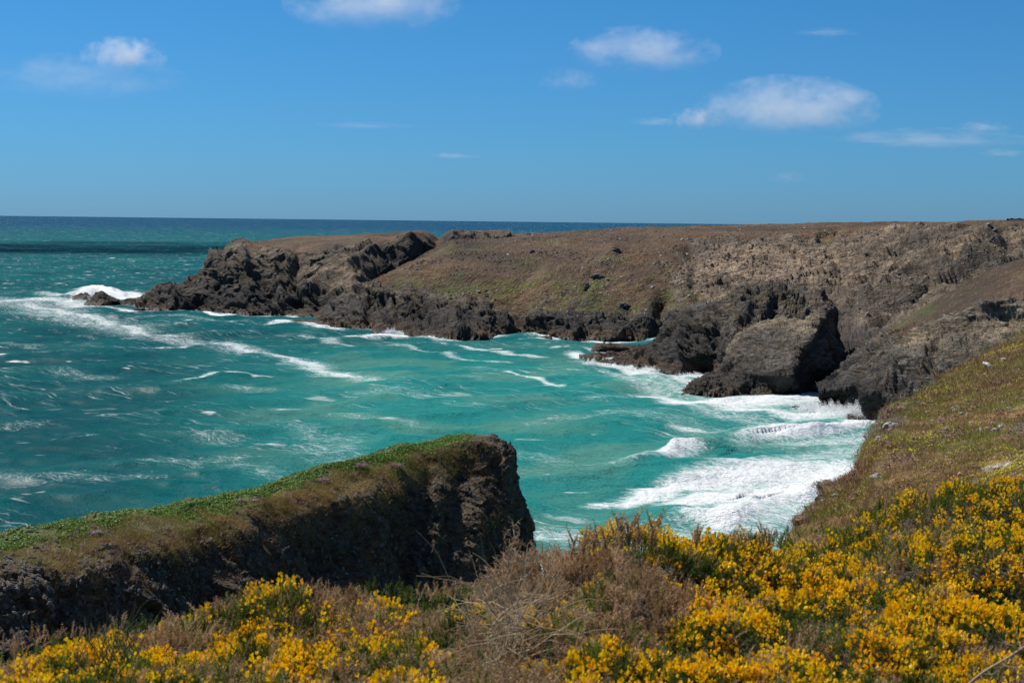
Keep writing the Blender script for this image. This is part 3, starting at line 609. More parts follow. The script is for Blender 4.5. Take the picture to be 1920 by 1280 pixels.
stroke([(495, 608), (540, 603), (600, 612), (640, 618)], [4, 6, 6, 4], 0.8)
stroke([(640, 634), (720, 630), (780, 630), (850, 634)], [5, 9, 9, 5], 1.0)
stroke([(560, 630), (640, 645), (760, 652), (830, 662), (960, 680)], [4, 5, 3, 3, 3], 0.6)
stroke([(820, 645), (920, 660), (1010, 668)], 2.5, 0.7)
stroke([(930, 628), (985, 627), (1050, 634)], [3, 4, 4], 0.85)
stroke([(1020, 660), (1060, 655)], 2.5, 0.6)
stroke([(940, 695), (1000, 712), (1050, 728)], 1.8, 0.75)
stroke([(1060, 665), (1100, 672), (1160, 684), (1240, 695)], [5, 6, 6, 7], 0.95)
stroke([(1100, 680), (1180, 692), (1250, 705), (1340, 705)], [5, 6, 8, 8], 0.9)
stroke([(1140, 662), (1200, 657)], [5, 4], 0.95)
stroke([(1230, 740), (1280, 750), (1380, 755), (1500, 750), (1560, 745)], [6, 8, 13, 15, 10], 0.98)
stroke([(1250, 715), (1290, 725)], [6, 6], 0.75)
stroke([(1400, 765), (1500, 775), (1600, 775)], [8, 10, 10], 0.92)
stroke([(1590, 700), (1575, 720)], [4, 4], 1.0)
stroke([(1150, 700), (1250, 740), (1350, 775), (1450, 790)], [6, 8, 10, 12], 0.55)
stroke([(1480, 805), (1560, 800), (1660, 795)], [9, 11, 12], 1.0)
stroke([(1500, 835), (1580, 830), (1660, 820)], [8, 10, 12], 0.62)
# the big spread of white water
stroke([(1180, 950), (1250, 925), (1330, 900), (1400, 885), (1480, 885), (1580, 882)], [3, 6, 11, 15, 15, 10], 0.97, 1.0)
stroke([(1290, 960), (1350, 950), (1420, 930), (1500, 912), (1560, 890)], [6, 9, 12, 12, 8], 1.0)
stroke([(1130, 950), (1200, 942), (1260, 935)], [3, 5, 6], 0.78)
stroke([(1260, 985), (1330, 980), (1380, 968)], [3, 4, 4], 0.9)
stroke([(1350, 1010), (1450, 980), (1560, 930)], [18, 20, 20], 0.66)
stroke([(1500, 870), (1620, 850), (1700, 830)], [12, 14, 14], 0.6)
stroke([(1000, 1000), (1100, 1010), (1250, 1020), (1450, 1010)], [10, 12, 14, 14], 0.62)
stroke([(1000, 1060), (1010, 1100)], 8, 0.85)
stroke([(1000, 790), (1180, 770), (1330, 800), (1420, 830)], [7, 9, 12, 14], 0.42)
stroke([(1280, 800), (1310, 803)], [4, 4], 0.72)
stroke([(1100, 750), (1200, 740)], 6, 0.42)
# scattered broken water left and centre
for q in [((290, 860), (360, 866), (470, 856)), ((470, 870), (520, 882)), ((540, 800), (580, 815), (620, 830)), ((590, 830), (640, 850), (670, 868)), ((80, 900), (180, 893), (240, 890)),
          ((0, 890), (20, 900)), ((740, 742), (800, 735), (860, 745)), ((680, 735), (760, 730)), ((370, 815), (420, 822)), ((650, 775), (720, 790)), ((0, 645), (60, 646)),
          ((560, 845), (640, 862)), ((770, 790), (820, 800)), ((860, 880), (900, 885)), ((440, 722), (480, 728)), ((960, 850), (1000, 856)), ((120, 700), (180, 704)), ((20, 800), (90, 795))]:
    stroke(q, 8.0, 0.42)
# waves with a steep face toward the beach: path, height at each point, length of the face and back, foam on the crest
def breaker(pts, hts, face, backl, foams, white=1.0, spill=0.5):
    """path runs left to right; the beach is on its right-hand (near) side"""
    global z
    ln = polyw(pts)
    idx, pw = window(ln, backl * 3.0)
    d, s, h, t = seg_dist(pw, ln, np.array(hts, float)); f = np.interp(t, np.arange(len(foams)), foams)
    sd = d * s          # positive: seaward side
    ends = np.minimum(sstep(-0.0, 0.6, t), sstep(0.0, 0.6, len(pts) - 1 - t))
    prof = np.where(sd > 0, np.exp(-(sd / backl) ** 2), np.exp(-(sd / face) ** 2))
    n = perlin(p3[idx] / 3.0 + 5) * 0.12 + 1
    z[idx] += h * prof * n
    z[idx] -= 0.18 * h * np.exp(-((sd + face * 2.2) / (face * 1.3)) ** 2)
    fm = f * np.where(sd > 0, np.exp(-(sd / (backl * spill)) ** 2), np.exp(-(sd / (face * 1.5)) ** 2))
    foam[idx] = np.maximum(foam[idx], fm * white)
breaker([(1060, 868), (1120, 860), (1180, 852), (1240, 846), (1285, 838), (1340, 835), (1400, 828)], [0.4, 1.2, 1.8, 1.9, 1.9, 1.8, 1.2], 3.0, 8.5, [0.3, .5, .55, 1.15, 1.15, .35, .45], spill=0.15)
breaker([(1380, 838), (1430, 824), (1480, 820), (1540, 814), (1600, 802)], [0.8, 1.5, 1.9, 1.9, 1.0], 3.6, 8.0, [0.4, .9, 1.3, 1.3, 1.1], spill=0.5)
breaker([(1190, 990), (1245, 985), (1300, 992), (1350, 985), (1410, 965), (1440, 945)], [0.5, 1.6, 1.9, 1.8, 1.4, .8], 3.2, 7.0, [0.35, .5, 1.2, 1.3, 1.2, .9], spill=0.7)
breaker([(1440, 938), (1500, 925), (1550, 905), (1600, 885)], [.9, 1.5, 1.6, .8], 2.0, 5.0, [1.1, 1.3, 1.3, 1.1], spill=0.8)
breaker([(60, 548), (140, 556), (190, 548), (240, 560)], [0.6, 2.5, 4.8, 1.0], 6.0, 12.0, [.3, .9, 1.2, .9], spill=.5)
breaker([(1150, 725), (1210, 715), (1290, 735), (1330, 745)], [.6, 1.4, 1.4, .6], 4, 9, [.3, .55, .6, .4], spill=.4)
for (a, b, c_, h) in [((700, 745), (800, 728), (900, 742), 1.1), ((380, 800), (500, 790), (600, 802), 1.0), ((60, 850), (200, 842), (330, 852), 1.0), ((860, 790), (960, 778), (1060, 788), 1.0),
                      ((960, 905), (1020, 900), (1100, 905), .7), ((100, 735), (240, 728), (360, 738), .9), ((1050, 690), (1110, 700), (1180, 720), 1.0)]:
    breaker([a, b, c_], [0.2, h, 0.2], 5.5, 12, [0, .3, 0], spill=.25)
# whitecaps where the chop is high
cap = sstep(1.0, 1.6, crest / (0.32 + 0 * crest))
capn = perlin(p3 / np.array([14, 14, 14]) + 77)
foam = np.maximum(foam, cap * sstep(0.3, 0.7, capn) * 0.45)
# churned surface under thick foam
ch = sstep(0.6, 1.0, foam)
z += ch * (np.abs(perlin(p3 / 2.6 + 8)) * 0.35 + perlin(p3 / 0.9 + 18) * 0.06) * sstep(1200, 500, r_)
shore_in = sstep(440, 190, np.hypot(p2[:, 0] - 60, (p2[:, 1] - 175) * 0.95))
beach = np.clip(shore_in * 1.15 * sstep(-75, 15, p2[:, 0] + 0.22 * (p2[:, 1] - 200)) + 0.12 * perlin(p3 / 35 + 3), 0, 1)
V = np.stack([p2[:, 0] + dx, p2[:, 1] + dyy, z], 1)

t = NT('sea_water'); pos = t.geo().outputs['Position']
fo = t.attr('foam'); be = t.attr('beach'); fa = t.attr('far')
big = t.noise(t.mapping(pos, (1, 1, 1), (0, 0, R(20))), 0.012, 4, 0.55)
deep = t.mix(t.rng(big, 0.35, 0.68), (0.0, 0.072, 0.088), (0.0002, 0.112, 0.122))
deep = t.mix(t.math('MULTIPLY', t.rng(t.attr('crest'), 0.0, 1.3), 0.35), deep, (0.002, 0.155, 0.155))  # crests coloured lighter, standing in for light scattered through thin water
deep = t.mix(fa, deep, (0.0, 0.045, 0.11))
sandy = t.mix(t.rng(t.noise(pos, 0.03, 3, 0.5), 0.45, 0.62), (0.02, 0.25, 0.23), (0.08, 0.28, 0.23))
wc = t.mix(t.math('MULTIPLY', be, 0.9), deep, sandy)
# foam lace: broken cellular web, pulled out along the drift
mp = t.mapping(pos, (1, 1, 0.3), (0, 0, R(32)))
ww = t.n('ShaderNodeVectorMath', operation='MULTIPLY_ADD')
nz = t.n('ShaderNodeTexNoise'); t.l(mp, nz.inputs['Vector']); nz.inputs['Scale'].default_value = 0.22; nz.inputs['Detail'].default_value = 4
t.l(nz.outputs['Color'], ww.inputs[0]); ww.inputs[1].default_value = (5.0, 5.0, 0); t.l(mp, ww.inputs[2])
mp2 = t.mapping(ww.outputs[0], (0.5, 1.35, 1))
n1 = t.noise(mp2, 0.45, 6, 0.72)
vo = t.voro(mp2, 0.55, 'DISTANCE_TO_EDGE'); vo2 = t.voro(mp2, 1.4, 'DISTANCE_TO_EDGE')
lace = t.math('MAXIMUM', t.rng(vo, 0.16, 0.0), t.math('MULTIPLY', t.rng(vo2, 0.14, 0.0), 0.8))
n2 = t.noise(mp2, 1.7, 5, 0.75)
tex = t.math('ADD', t.math('ADD', t.math('MULTIPLY', n1, 0.85), t.math('MULTIPLY', n2, 0.55)), t.math('MULTIPLY', lace, 0.22))
ff = t.math('ADD', tex, t.math('MULTIPLY', fo, 0.95))
n3 = t.noise(t.mapping(ww.outputs[0], (0.55, 1.0, 1)), 1.8, 5, 0.7)
ff = t.math('ADD', ff, t.math('MULTIPLY', t.math('SUBTRACT', n3, 0.5), 0.4))
ffs = t.rng(ff, 1.13, 1.72)
# thin wind-drawn streaks of old foam over the bay
st_ = t.noise(t.mapping(ww.outputs[0], (0.07, 0.9, 1)), 0.8, 6, 0.7)
st2 = t.noise(pos, 0.018, 3, 0.6)
stk = t.math('MULTIPLY', t.math('MULTIPLY', t.rng(st_, 0.54, 0.72), t.rng(st2, 0.45, 0.62)), t.math('SUBTRACT', 1.0, fa))
ffs = t.math('MAXIMUM', ffs, t.math('MULTIPLY', stk, 0.75))
pos_far = t.n('ShaderNodeVectorMath', operation='LENGTH'); t.l(pos, pos_far.inputs[0]); pos_far = pos_far.outputs['Value']
# small whitecaps out to sea
capA = t.noise(t.mapping(pos, (0.55, 1.0, 1)), 0.085, 3, 0.6)
capC = t.noise(t.mapping(pos, (0.55, 1.0, 1)), 0.03, 3, 0.6)
capB = t.noise(pos, 0.006, 3, 0.5)
caps = t.math('MULTIPLY', t.rng(capA, 0.655, 0.71), t.rng(capB, 0.36, 0.52))
caps = t.math('MAXIMUM', caps, t.math('MULTIPLY', t.rng(capC, 0.665, 0.71), t.rng(fa, 0.1, 0.4)))
capD = t.noise(t.mapping(pos, (0.5, 0.8, 1)), 0.16, 5, 0.8)
caps = t.math('MAXIMUM', caps, t.math('MULTIPLY', t.rng(capD, 0.60, 0.66), t.rng(pos_far, 300.0, 900.0)))
ffs = t.math('MAXIMUM', ffs, t.math('MULTIPLY', caps, 0.85))
# milky water round the foam (air bubbles under the surface)
milk = t.rng(t.math('ADD', t.math('MULTIPLY', fo, 1.0), t.math('MULTIPLY', t.noise(pos, 0.12, 4, 0.6), 0.5)), 0.5, 1.15)
wc = t.mix(t.math('MULTIPLY', milk, t.math('MULTIPLY_ADD', be, 0.4, 0.3)), wc, (0.20, 0.50, 0.44))
c = t.mix(ffs, wc, (0.86, 0.88, 0.88))
rp = t.noise(t.mapping(pos, (0.7, 1.6, 1), (0, 0, R(20))), 0.30, 6, 0.66)
rp2 = t.noise(t.mapping(pos, (1.0, 1.6, 1), (0, 0, R(28))), 1.6, 4, 0.6)
b = t.bump(rp, 2.4, 0.85); b = t.bump(rp2, 0.7, 0.9, b)
fb = t.noise(pos, 1.4, 5, 0.7)
b = t.bump(t.math('MULTIPLY', fb, ffs), 0.35, 0.6, b)
df = t.n('ShaderNodeBsdfDiffuse'); t.l(c, df.inputs[0]); t.l(b, df.inputs['Normal'])
gl = t.n('ShaderNodeBsdfGlossy'); gl.inputs['Roughness'].default_value = 0.4; bg2 = t.bump(rp2, 0.12, 0.5); t.l(bg2, gl.inputs['Normal'])
fr = t.n('ShaderNodeFresnel'); fr.inputs['IOR'].default_value = 1.33; t.l(bg2, fr.inputs['Normal'])
ms = t.n('ShaderNodeMixShader'); t.l(t.math('MULTIPLY', t.math('MULTIPLY', fr.outputs[0], 0.02), t.math('SUBTRACT', 1.0, ffs)), ms.inputs[0])
t.l(df.outputs[0], ms.inputs[1]); t.l(gl.outputs[0], ms.inputs[2]); t.l(ms.outputs[0], t.out.inputs['Surface'])
M_sea = t.m
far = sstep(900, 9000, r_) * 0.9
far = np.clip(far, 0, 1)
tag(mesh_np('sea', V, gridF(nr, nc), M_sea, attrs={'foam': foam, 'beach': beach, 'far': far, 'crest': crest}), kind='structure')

# ================================================================== GORSE AND OTHER PLANTS
def rot_to(dirs, spin, r=rng):
    """rotation matrices taking +z to dirs with a random spin"""
    d = dirs / (np.linalg.norm(dirs, axis=1)[:, None] + 1e-9)
    ref = np.where(np.abs(d[:, 2:3]) < 0.95, np.array([[0, 0, 1.0]]), np.array([[1.0, 0, 0]]))
    x = np.cross(ref, d); x /= np.linalg.norm(x, axis=1)[:, None]; y = np.cross(d, x)
    c, s = np.cos(spin)[:, None], np.sin(spin)[:, None]
    return np.stack([x * c + y * s, -x * s + y * c, d], -1)
def stamp(temps, pos, dirs, scale, tint, which=None):
    """copies of small triangle templates -> one mesh worth of arrays"""
    N = len(pos); M = rot_to(dirs, rng.uniform(0, 6.28, N)); which = rng.integers(0, len(temps), N) if which is None else which
    VV, FF, TT = [], [], []; off = 0
    for k, (tv, tf) in enumerate(temps):
        m = which == k
        if not m.any(): continue
        v = np.einsum('nij,tj->nti', M[m], tv) * scale[m][:, None, None] + pos[m][:, None, :]
        n, T = v.shape[:2]
        FF.append((tf[None] + (np.arange(n) * T)[:, None, None] + off).reshape(-1, 3)); VV.append(v.reshape(-1, 3)); TT.append(np.repeat(tint[m], T)); off += n * T
    if not VV: return None
    return np.concatenate(VV), np.concatenate(FF), np.concatenate(TT)
def blade(a, b, wd, side):
    s = np.cross(b - a, side); s = s / (np.linalg.norm(s) + 1e-9) * wd * 0.5
    return [a - s, a + s, b]
def tmpl_sprig(n, L, sp, wd, curve, r, up=0.5):
    V, F = [], []
    def tri(t): F.append([len(V), len(V) + 1, len(V) + 2]); V.extend(t)
    bend = r.uniform(-1, 1, 2) * curve
    def at(t): return np.array([bend[0] * t * t * L, bend[1] * t * t * L, t * L])
    for i in range(2):
        a, b = at(i / 2), at((i + 1) / 2)
        tri(blade(a, b, wd * 2.2, np.array([1, 0, 0.]))); tri(blade(a, b, wd * 2.2, np.array([0, 1, 0.])))
    for i in range(n):
        t = 0.1 + 0.9 * (i + r.random()) / n
        ph = i * 2.4 + r.normal() * 0.3
        dirv = np.array([math.cos(ph), math.sin(ph), up + r.normal() * 0.25]); dirv /= np.linalg.norm(dirv)
        a = at(t); q = sp * (1.15 - 0.55 * t) * r.uniform(0.7, 1.2)
        tri(blade(a, a + dirv * q, wd, r.normal(size=3)))
    return np.array(V), np.array(F)
def tmpl_flowers(n, L, size, r):
    V, F = [], []
    for i in range(n):
        ph = i * 2.4 + r.normal() * 0.4; t = (i + 0.5) / n
        o = np.array([math.cos(ph) * 0.012, math.sin(ph) * 0.012, L * (0.35 + 0.7 * t)])
        ax = np.array([math.cos(ph), math.sin(ph), 0.7 + r.normal() * 0.3]); ax /= np.linalg.norm(ax)
        sd = np.cross(ax, [0, 0, 1.0]); sd /= np.linalg.norm(sd); up = np.cross(sd, ax)
        s = size * r.uniform(0.75, 1.2)
        # upright standard petal, two wings and the keel below
        for pts in ([(0, 0, 0), (.55, .5, .25), (.75, 0, .75), (.55, -.5, .25)], [(0, 0, 0), (.5, .12, -.1), (1.0, .22, 0), (.6, .3, -.3)], [(0, 0, 0), (.5, -.12, -.1), (1.0, -.22, 0), (.6, -.3, -.3)]):
            k = len(V)
            for (a_, b_, c_) in pts: V.append(o + (ax * a_ + sd * b_ + up * c_) * s)
            F.append([k, k + 1, k + 2]); F.append([k, k + 2, k + 3])
    return np.array(V), np.array(F)
tr = np.random.default_rng(21)
T_green = [tmpl_sprig(28, 0.070, 0.019, 0.0030, 0.3, tr) for _ in range(5)]
T_dead = [tmpl_sprig(28, 0.078, 0.017, 0.0030, 0.35, tr, 0.7) for _ in range(4)]
T_flow = [tmpl_flowers(k, 0.055, 0.0165, tr) for k in (3, 5, 6, 7, 4)]
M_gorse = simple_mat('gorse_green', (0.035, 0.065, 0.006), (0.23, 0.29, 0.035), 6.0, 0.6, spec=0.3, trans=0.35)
M_dead = simple_mat('gorse_dead', (0.30, 0.18, 0.085), (0.72, 0.51, 0.30), 6.0, 0.8, spec=0.2, trans=0.3)
M_flower = simple_mat('gorse_flower', (0.96, 0.44, 0.002), (1.0, 0.70, 0.008), 30.0, 0.55, spec=0.2, trans=0.35)
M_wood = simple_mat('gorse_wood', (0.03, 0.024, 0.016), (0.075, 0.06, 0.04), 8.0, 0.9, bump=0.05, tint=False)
M_twig = simple_mat('bare_twig', (0.34, 0.25, 0.15), (0.68, 0.54, 0.38), 14.0, 0.8)

# (px, py of the top, distance, rx, ry, rz, share of flowering shoots, share of dead shoots, label)
BUSH = [
 (60, 1262, 4.9, .75, .55, .40, .35, .25, 'gorse bush in the bottom left corner, its lower half cut off by the photo'),
 (165, 1200, 5.8, .50, .45, .32, .75, .15, 'gorse bush at the left edge of the thicket, its crest a band of yellow bloom'),
 (245, 1176, 6.5, .42, .40, .30, .75, .15, 'small rounded gorse bush with yellow crest, directly above the tuft of grass blades'),
 (350, 1160, 6.3, .36, .40, .30, .08, .75, 'greyish brown gorse bush on the rise left of the big dark-hollowed mound'),
 (505, 1108, 6.7, .62, .50, .52, .40, .40, 'tall rounded gorse mound with a dark hollow under its yellow top, highest on the left'),
 (640, 1094, 7.2, .20, .18, .17, .02, .95, 'small ball-shaped brown gorse tuft standing up alone against the dark cliff'),
 (760, 1124, 6.7, .62, .50, .34, .14, .50, 'low green and brown gorse bush against the cliff foot, right of the small brown tuft'),
 (890, 1130, 6.2, .42, .50, .34, .20, .30, 'green gorse bush immediately left of the bare pale branches'),
 (330, 1235, 5.3, .50, .45, .34, .55, .35, 'gorse bush behind the bottom edge, half yellow and half brown, right of the grass tuft'),
 (520, 1190, 5.7, .60, .45, .34, .75, .12, 'gorse bush in full yellow bloom just in front of the dark hollow'),
 (690, 1190, 5.6, .55, .45, .36, .45, .35, 'mixed yellow and brown gorse bush in the middle of the left half'),
 (830, 1215, 5.1, .45, .40, .34, .30, .45, 'brownish gorse bush with a dark green side, left of the tangle of dead stems'),
 (480, 1262, 4.7, .55, .40, .32, .40, .45, 'gorse bush on the bottom edge below the fully yellow bush'),
 (700, 1275, 4.5, .50, .40, .32, .35, .50, 'gorse bush on the bottom edge, second from the tangle of dead stems'),
 (1090, 1036, 6.4, .46, .40, .40, .02, .97, 'reddish brown dead gorse bush with upright shoots, at the left end of the right-hand crest'),
 (1215, 1010, 6.8, .50, .45, .42, .55, .25, 'gorse bush with first yellow flowers on the crest beside the reddish dead bush'),
 (1190, 1085, 5.8, .42, .35, .32, .12, .78, 'brown gorse bush below the crest, between reddish dead bush and bright yellow patch'),
 (1060, 1145, 5.2, .40, .35, .30, .12, .75, 'pale brown gorse bush right of the tangle of dead stems'),
 (1370, 1016, 7.1, .62, .50, .45, .85, .12, 'gorse bush thick with yellow flowers in the centre of the right-hand crest'),
 (1530, 1000, 7.6, .60, .50, .42, .60, .28, 'gorse bush on the crest where the rocky sea edge of the slope meets the thicket'),
 (1340, 1120, 5.6, .52, .40, .34, .70, .20, 'wide gorse bush with a band of yellow bloom below the crest bush'),
 (1130, 1200, 4.8, .42, .35, .30, .65, .22, 'gorse bush low in the middle, yellow on a very dark green base'),
 (1500, 1105, 5.9, .50, .40, .34, .55, .25, 'dark green and yellow gorse bush in the heart of the right thicket'),
 (1690, 950, 9.0, .85, .70, .55, .55, .25, 'gorse bush on the skyline of the thicket below the heather slope'),
 (1880, 903, 11.0, 1.15, .8, .62, .70, .10, 'far gorse bush at the right edge with fresh green leaves and yellow bloom'),
 (1660, 1045, 6.9, .58, .50, .38, .65, .25, 'gorse bush dotted evenly with yellow, left of the right edge group'),
 (1850, 1000, 8.0, .75, .55, .42, .60, .22, 'gorse bush at the right edge directly under the far green one'),
 (960, 1235, 4.6, .40, .35, .26, .02, .95, 'low brown gorse bush in front of the tangle of dead stems'),
 (1270, 1200, 4.8, .45, .35, .30, .70, .22, 'yellow gorse bush low in the centre right, above the bottom edge'),
 (1440, 1210, 4.8, .42, .35, .30, .75, .15, 'gorse bush near the bottom with the brightest dense clump of yellow'),
 (1630, 1150, 5.4, .50, .40, .32, .50, .38, 'brown-tipped gorse bush between two yellow ones on the right'),
 (1820, 1120, 6.0, .60, .45, .34, .65, .22, 'yellow gorse bush at the right edge, halfway up the thicket'),
 (1080, 1285, 4.2, .45, .35, .28, .45, .40, 'gorse bush cut by the bottom edge in the centre'),
 (1330, 1280, 4.25, .42, .35, .28, .45, .40, 'gorse bush cut by the bottom edge, right of centre'),
 (1560, 1262, 4.4, .42, .35, .30, .30, .60, 'mostly brown gorse bush at the bottom edge of the right half'),
 (1740, 1245, 4.7, .45, .35, .30, .55, .32, 'gorse bush on the bottom edge just left of the corner bush'),
 (1890, 1225, 5.0, .45, .40, .32, .50, .35, 'gorse bush in the bottom right corner crossed by a bare grey branch'),
]
tops = P(np.array([b[0] for b in BUSH], float), np.array([b[1] for b in BUSH], float), np.array([b[2] for b in BUSH]))
rad = np.array([b[3:6] for b in BUSH]); cen = tops - rad * np.array([0, 0, 1.0]); cen[:, 2] -= 0.105 + 0.03 * (np.array([b[1] for b in BUSH]) < 1000); cen[14:19, 2] += 0.06
for _i, _b in enumerate(BUSH):
    if _b[0] > 1450 and _b[1] < 1060: cen[_i, 2] -= 0.085 if _b[0] < 1800 else -0.06
CAMP = np.array([0, 0, CAM_Z])
def inside(p, skip, k=0.93):
    m = np.zeros(len(p), bool)
    for j in range(len(cen)):
        if j == skip: continue
        q = (p - cen[j]) / (rad[j] * k)
        m |= ((q * q).sum(1) < 1)
    return m
def lump(c, r, k, n_lat=26, n_lon=40, amp=0.14, sc_=0.22, zmin=-1.2, squash=None):
    th = np.linspace(0.02, 2.2, n_lat); ph = np.linspace(0, 6.2832, n_lon)
    T, Ph = np.meshgrid(th, ph, indexing='ij')
    d = np.stack([np.sin(T) * np.cos(Ph), np.sin(T) * np.sin(Ph), np.cos(T)], -1).reshape(-1, 3)
    p = c + d * r * k
    p = c + d * r * k * (1 + amp * fbm(p / sc_, 3))[:, None]
    return p, gridF(n_lat, n_lon)
DENS = 3900
for j, (bx, by, bD, rx, ry, rz, ffl, fdd, lab) in enumerate(BUSH):
    root = empty('gorse_bush', cen[j] - (0, 0, rz * 0.6))
    tag(root, lab, 'gorse bush', 'gorse bushes of the foreground thicket')
    o0 = np.array(root.location)
    area = 2 * math.pi * ((rx * ry) ** 1.6 / 2 + (rx * rz) ** 1.6 / 2 + (ry * rz) ** 1.6 / 2) ** (1 / 1.6)
    n = int(area * DENS * 1.25 * min(1.0, (6.2 / bD) ** 1.3))
    d = rng.normal(size=(n, 3)); d /= np.linalg.norm(d, axis=1)[:, None]
    d = d[d[:, 2] > -0.35]
    surf = cen[j] + d * rad[j]
    bumpn = fbm(surf / 0.24 + j, 3) * 0.20 + perlin(surf / 0.07) * 0.05
    depth = rng.uniform(-0.12, 0.0, len(d))
    p = cen[j] + d * rad[j] * (1 + bumpn + depth)[:, None]
    nrm = d / rad[j]; nrm /= np.linalg.norm(nrm, axis=1)[:, None]
    tc = CAMP - p; tc /= np.linalg.norm(tc, axis=1)[:, None]
    keep = ((nrm * tc).sum(1) > -0.45) & ~inside(p, j)
    x_, y_ = project(p)
    keep &= (x_ > -160) & (x_ < 2080) & (y_ < 1420)
    p, nrm, bumpn, depth = p[keep], nrm[keep], bumpn[keep], depth[keep]
    dirs = nrm * 0.6 + np.array([0.12, -0.05, 0.75]) + rng.normal(size=p.shape) * 0.30
    m1 = perlin(p / 0.34 + 3) * 0.5 + perlin(p / 0.13 + 3) * 0.35 + rng.normal(size=len(p)) * 0.16   # dead or alive patches
    m2 = perlin(p / 0.32 + 33) * 0.42 + perlin(p / 0.10 + 43) * 0.34 + perlin(p / 0.05 + 3) * 0.25 + rng.normal(size=len(p)) * 0.12 + bumpn * 0.5
    thr_d = np.quantile(m1, 1 - fdd * (.75 if fdd < .5 else 1.0)) if len(m1) else 0
    dead = (m1 > thr_d)
    scale = rng.uniform(0.7, 1.25, len(p)) * (1 + 0.12 * (bD - 5.5) / 5.5)
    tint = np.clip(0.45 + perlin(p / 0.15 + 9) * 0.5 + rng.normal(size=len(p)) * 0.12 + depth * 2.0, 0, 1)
    rel = p - o0
    al = ~dead
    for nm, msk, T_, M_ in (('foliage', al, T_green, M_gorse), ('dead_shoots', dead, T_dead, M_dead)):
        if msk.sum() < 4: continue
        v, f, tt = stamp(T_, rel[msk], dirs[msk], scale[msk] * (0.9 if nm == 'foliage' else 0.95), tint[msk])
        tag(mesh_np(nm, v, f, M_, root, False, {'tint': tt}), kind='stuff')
    if ffl > 0 and al.sum() > 8:
        thr = np.quantile(m2, 1 - min(.95, ffl * 0.56))
        fl = (m2 > thr) & (rng.random(len(p)) < 0.62) & (al | (rng.random(len(p)) < 0.3)) & (nrm[:, 2] > -0.1)
        if fl.sum() > 2:
            v, f, tt = stamp(T_flow, rel[fl] + dirs[fl] * 0.012, dirs[fl], scale[fl] * 1.0, np.clip(rng.normal(0.55, 0.25, fl.sum()), 0, 1))
            tag(mesh_np('flowers', v, f, M_flower, root, False, {'tint': tt}), kind='stuff')
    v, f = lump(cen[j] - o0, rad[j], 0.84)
    mesh_np('branches', v, f, M_wood, root)  # solid dark shell in place of brown stems; its colour stands for shaded interior

# undergrowth filling the gaps between the bushes
n = 90000
ux = rng.uniform(-4.5, 9.5, n); uy = 3.2 + 8.8 * rng.random(n) ** 1.3
gpt = np.stack([ux, uy, ground_z(ux, uy)], 1)
# canopy height interpolated from the bush tops
wgt = 1 / (((gpt[:, None, :2] - tops[None, :, :2]) ** 2).sum(2) + 0.05) ** 2
can = (wgt * (tops[None, :, 2] - 0.42)).sum(1) / wgt.sum(1)
near_b = np.sqrt(((gpt[:, None, :2] - tops[None, :, :2]) ** 2).sum(2)).min(1)
gpt[:, 2] = can + fbm(np.stack([ux, uy, ux * 0], 1) / 0.5, 3) * 0.06
x_, y_ = project(gpt)
k = ((near_b < 1.1) | ((x_ > 1970) & (near_b < 4.0)) | ((x_ < -50) & (near_b < 2.5))) & ~inside(gpt, -1, 0.9) & (x_ > -900) & (x_ < 3000) & (y_ < 1500)
gpt = gpt[k]
dirs = rng.normal(size=gpt.shape) * 0.35 + np.array([0.1, 0, 1.0])
pick = perlin(gpt / 0.4 + 70) > 0.05
for nm, msk, T_, M_, lab in (('undergrowth', ~pick, T_green, M_gorse, None), ('dead_undergrowth', pick, T_dead, M_dead, None)):
    v, f, tt = stamp(T_, gpt[msk], dirs[msk], rng.uniform(0.8, 1.3, msk.sum()), np.clip(rng.normal(0.35, 0.2, msk.sum()), 0, 1))
    tag(mesh_np(nm, v, f, M_, None, False, {'tint': tt}), kind='stuff')
# woody litter surface beneath it
cx, cyy = np.meshgrid(np.linspace(-4.8, 10.0, 330), np.linspace(2.0, 12.5, 260))
c2 = np.stack([cx.ravel(), cyy.ravel()], 1)
wgt = 1 / (((c2[:, None, :] - tops[None, :, :2]) ** 2).sum(2) + 0.05) ** 2
can = (wgt * (tops[None, :, 2] - 0.50)).sum(1) / wgt.sum(1)
nb = np.sqrt(((c2[:, None, :] - tops[None, :, :2]) ** 2).sum(2)).min(1)
gz_ = ground_z(c2[:, 0], c2[:, 1]) - 0.1
lx = 960 + FPX * c2[:, 0] / c2[:, 1]; reach = np.where(lx > 1990, 4.2, np.where(lx < -60, 2.6, 1.0))
cz = gz_ + (can - gz_) * sstep(1.0, 0.45, nb / reach)
cz += fbm(np.stack([c2[:, 0], c2[:, 1], c2[:, 0] * 0], 1) / 0.25, 3) * 0.05
tag(mesh_np('leaf_litter', np.stack([c2[:, 0], c2[:, 1], cz], 1), gridF(*cx.shape), M_wood), kind='stuff')

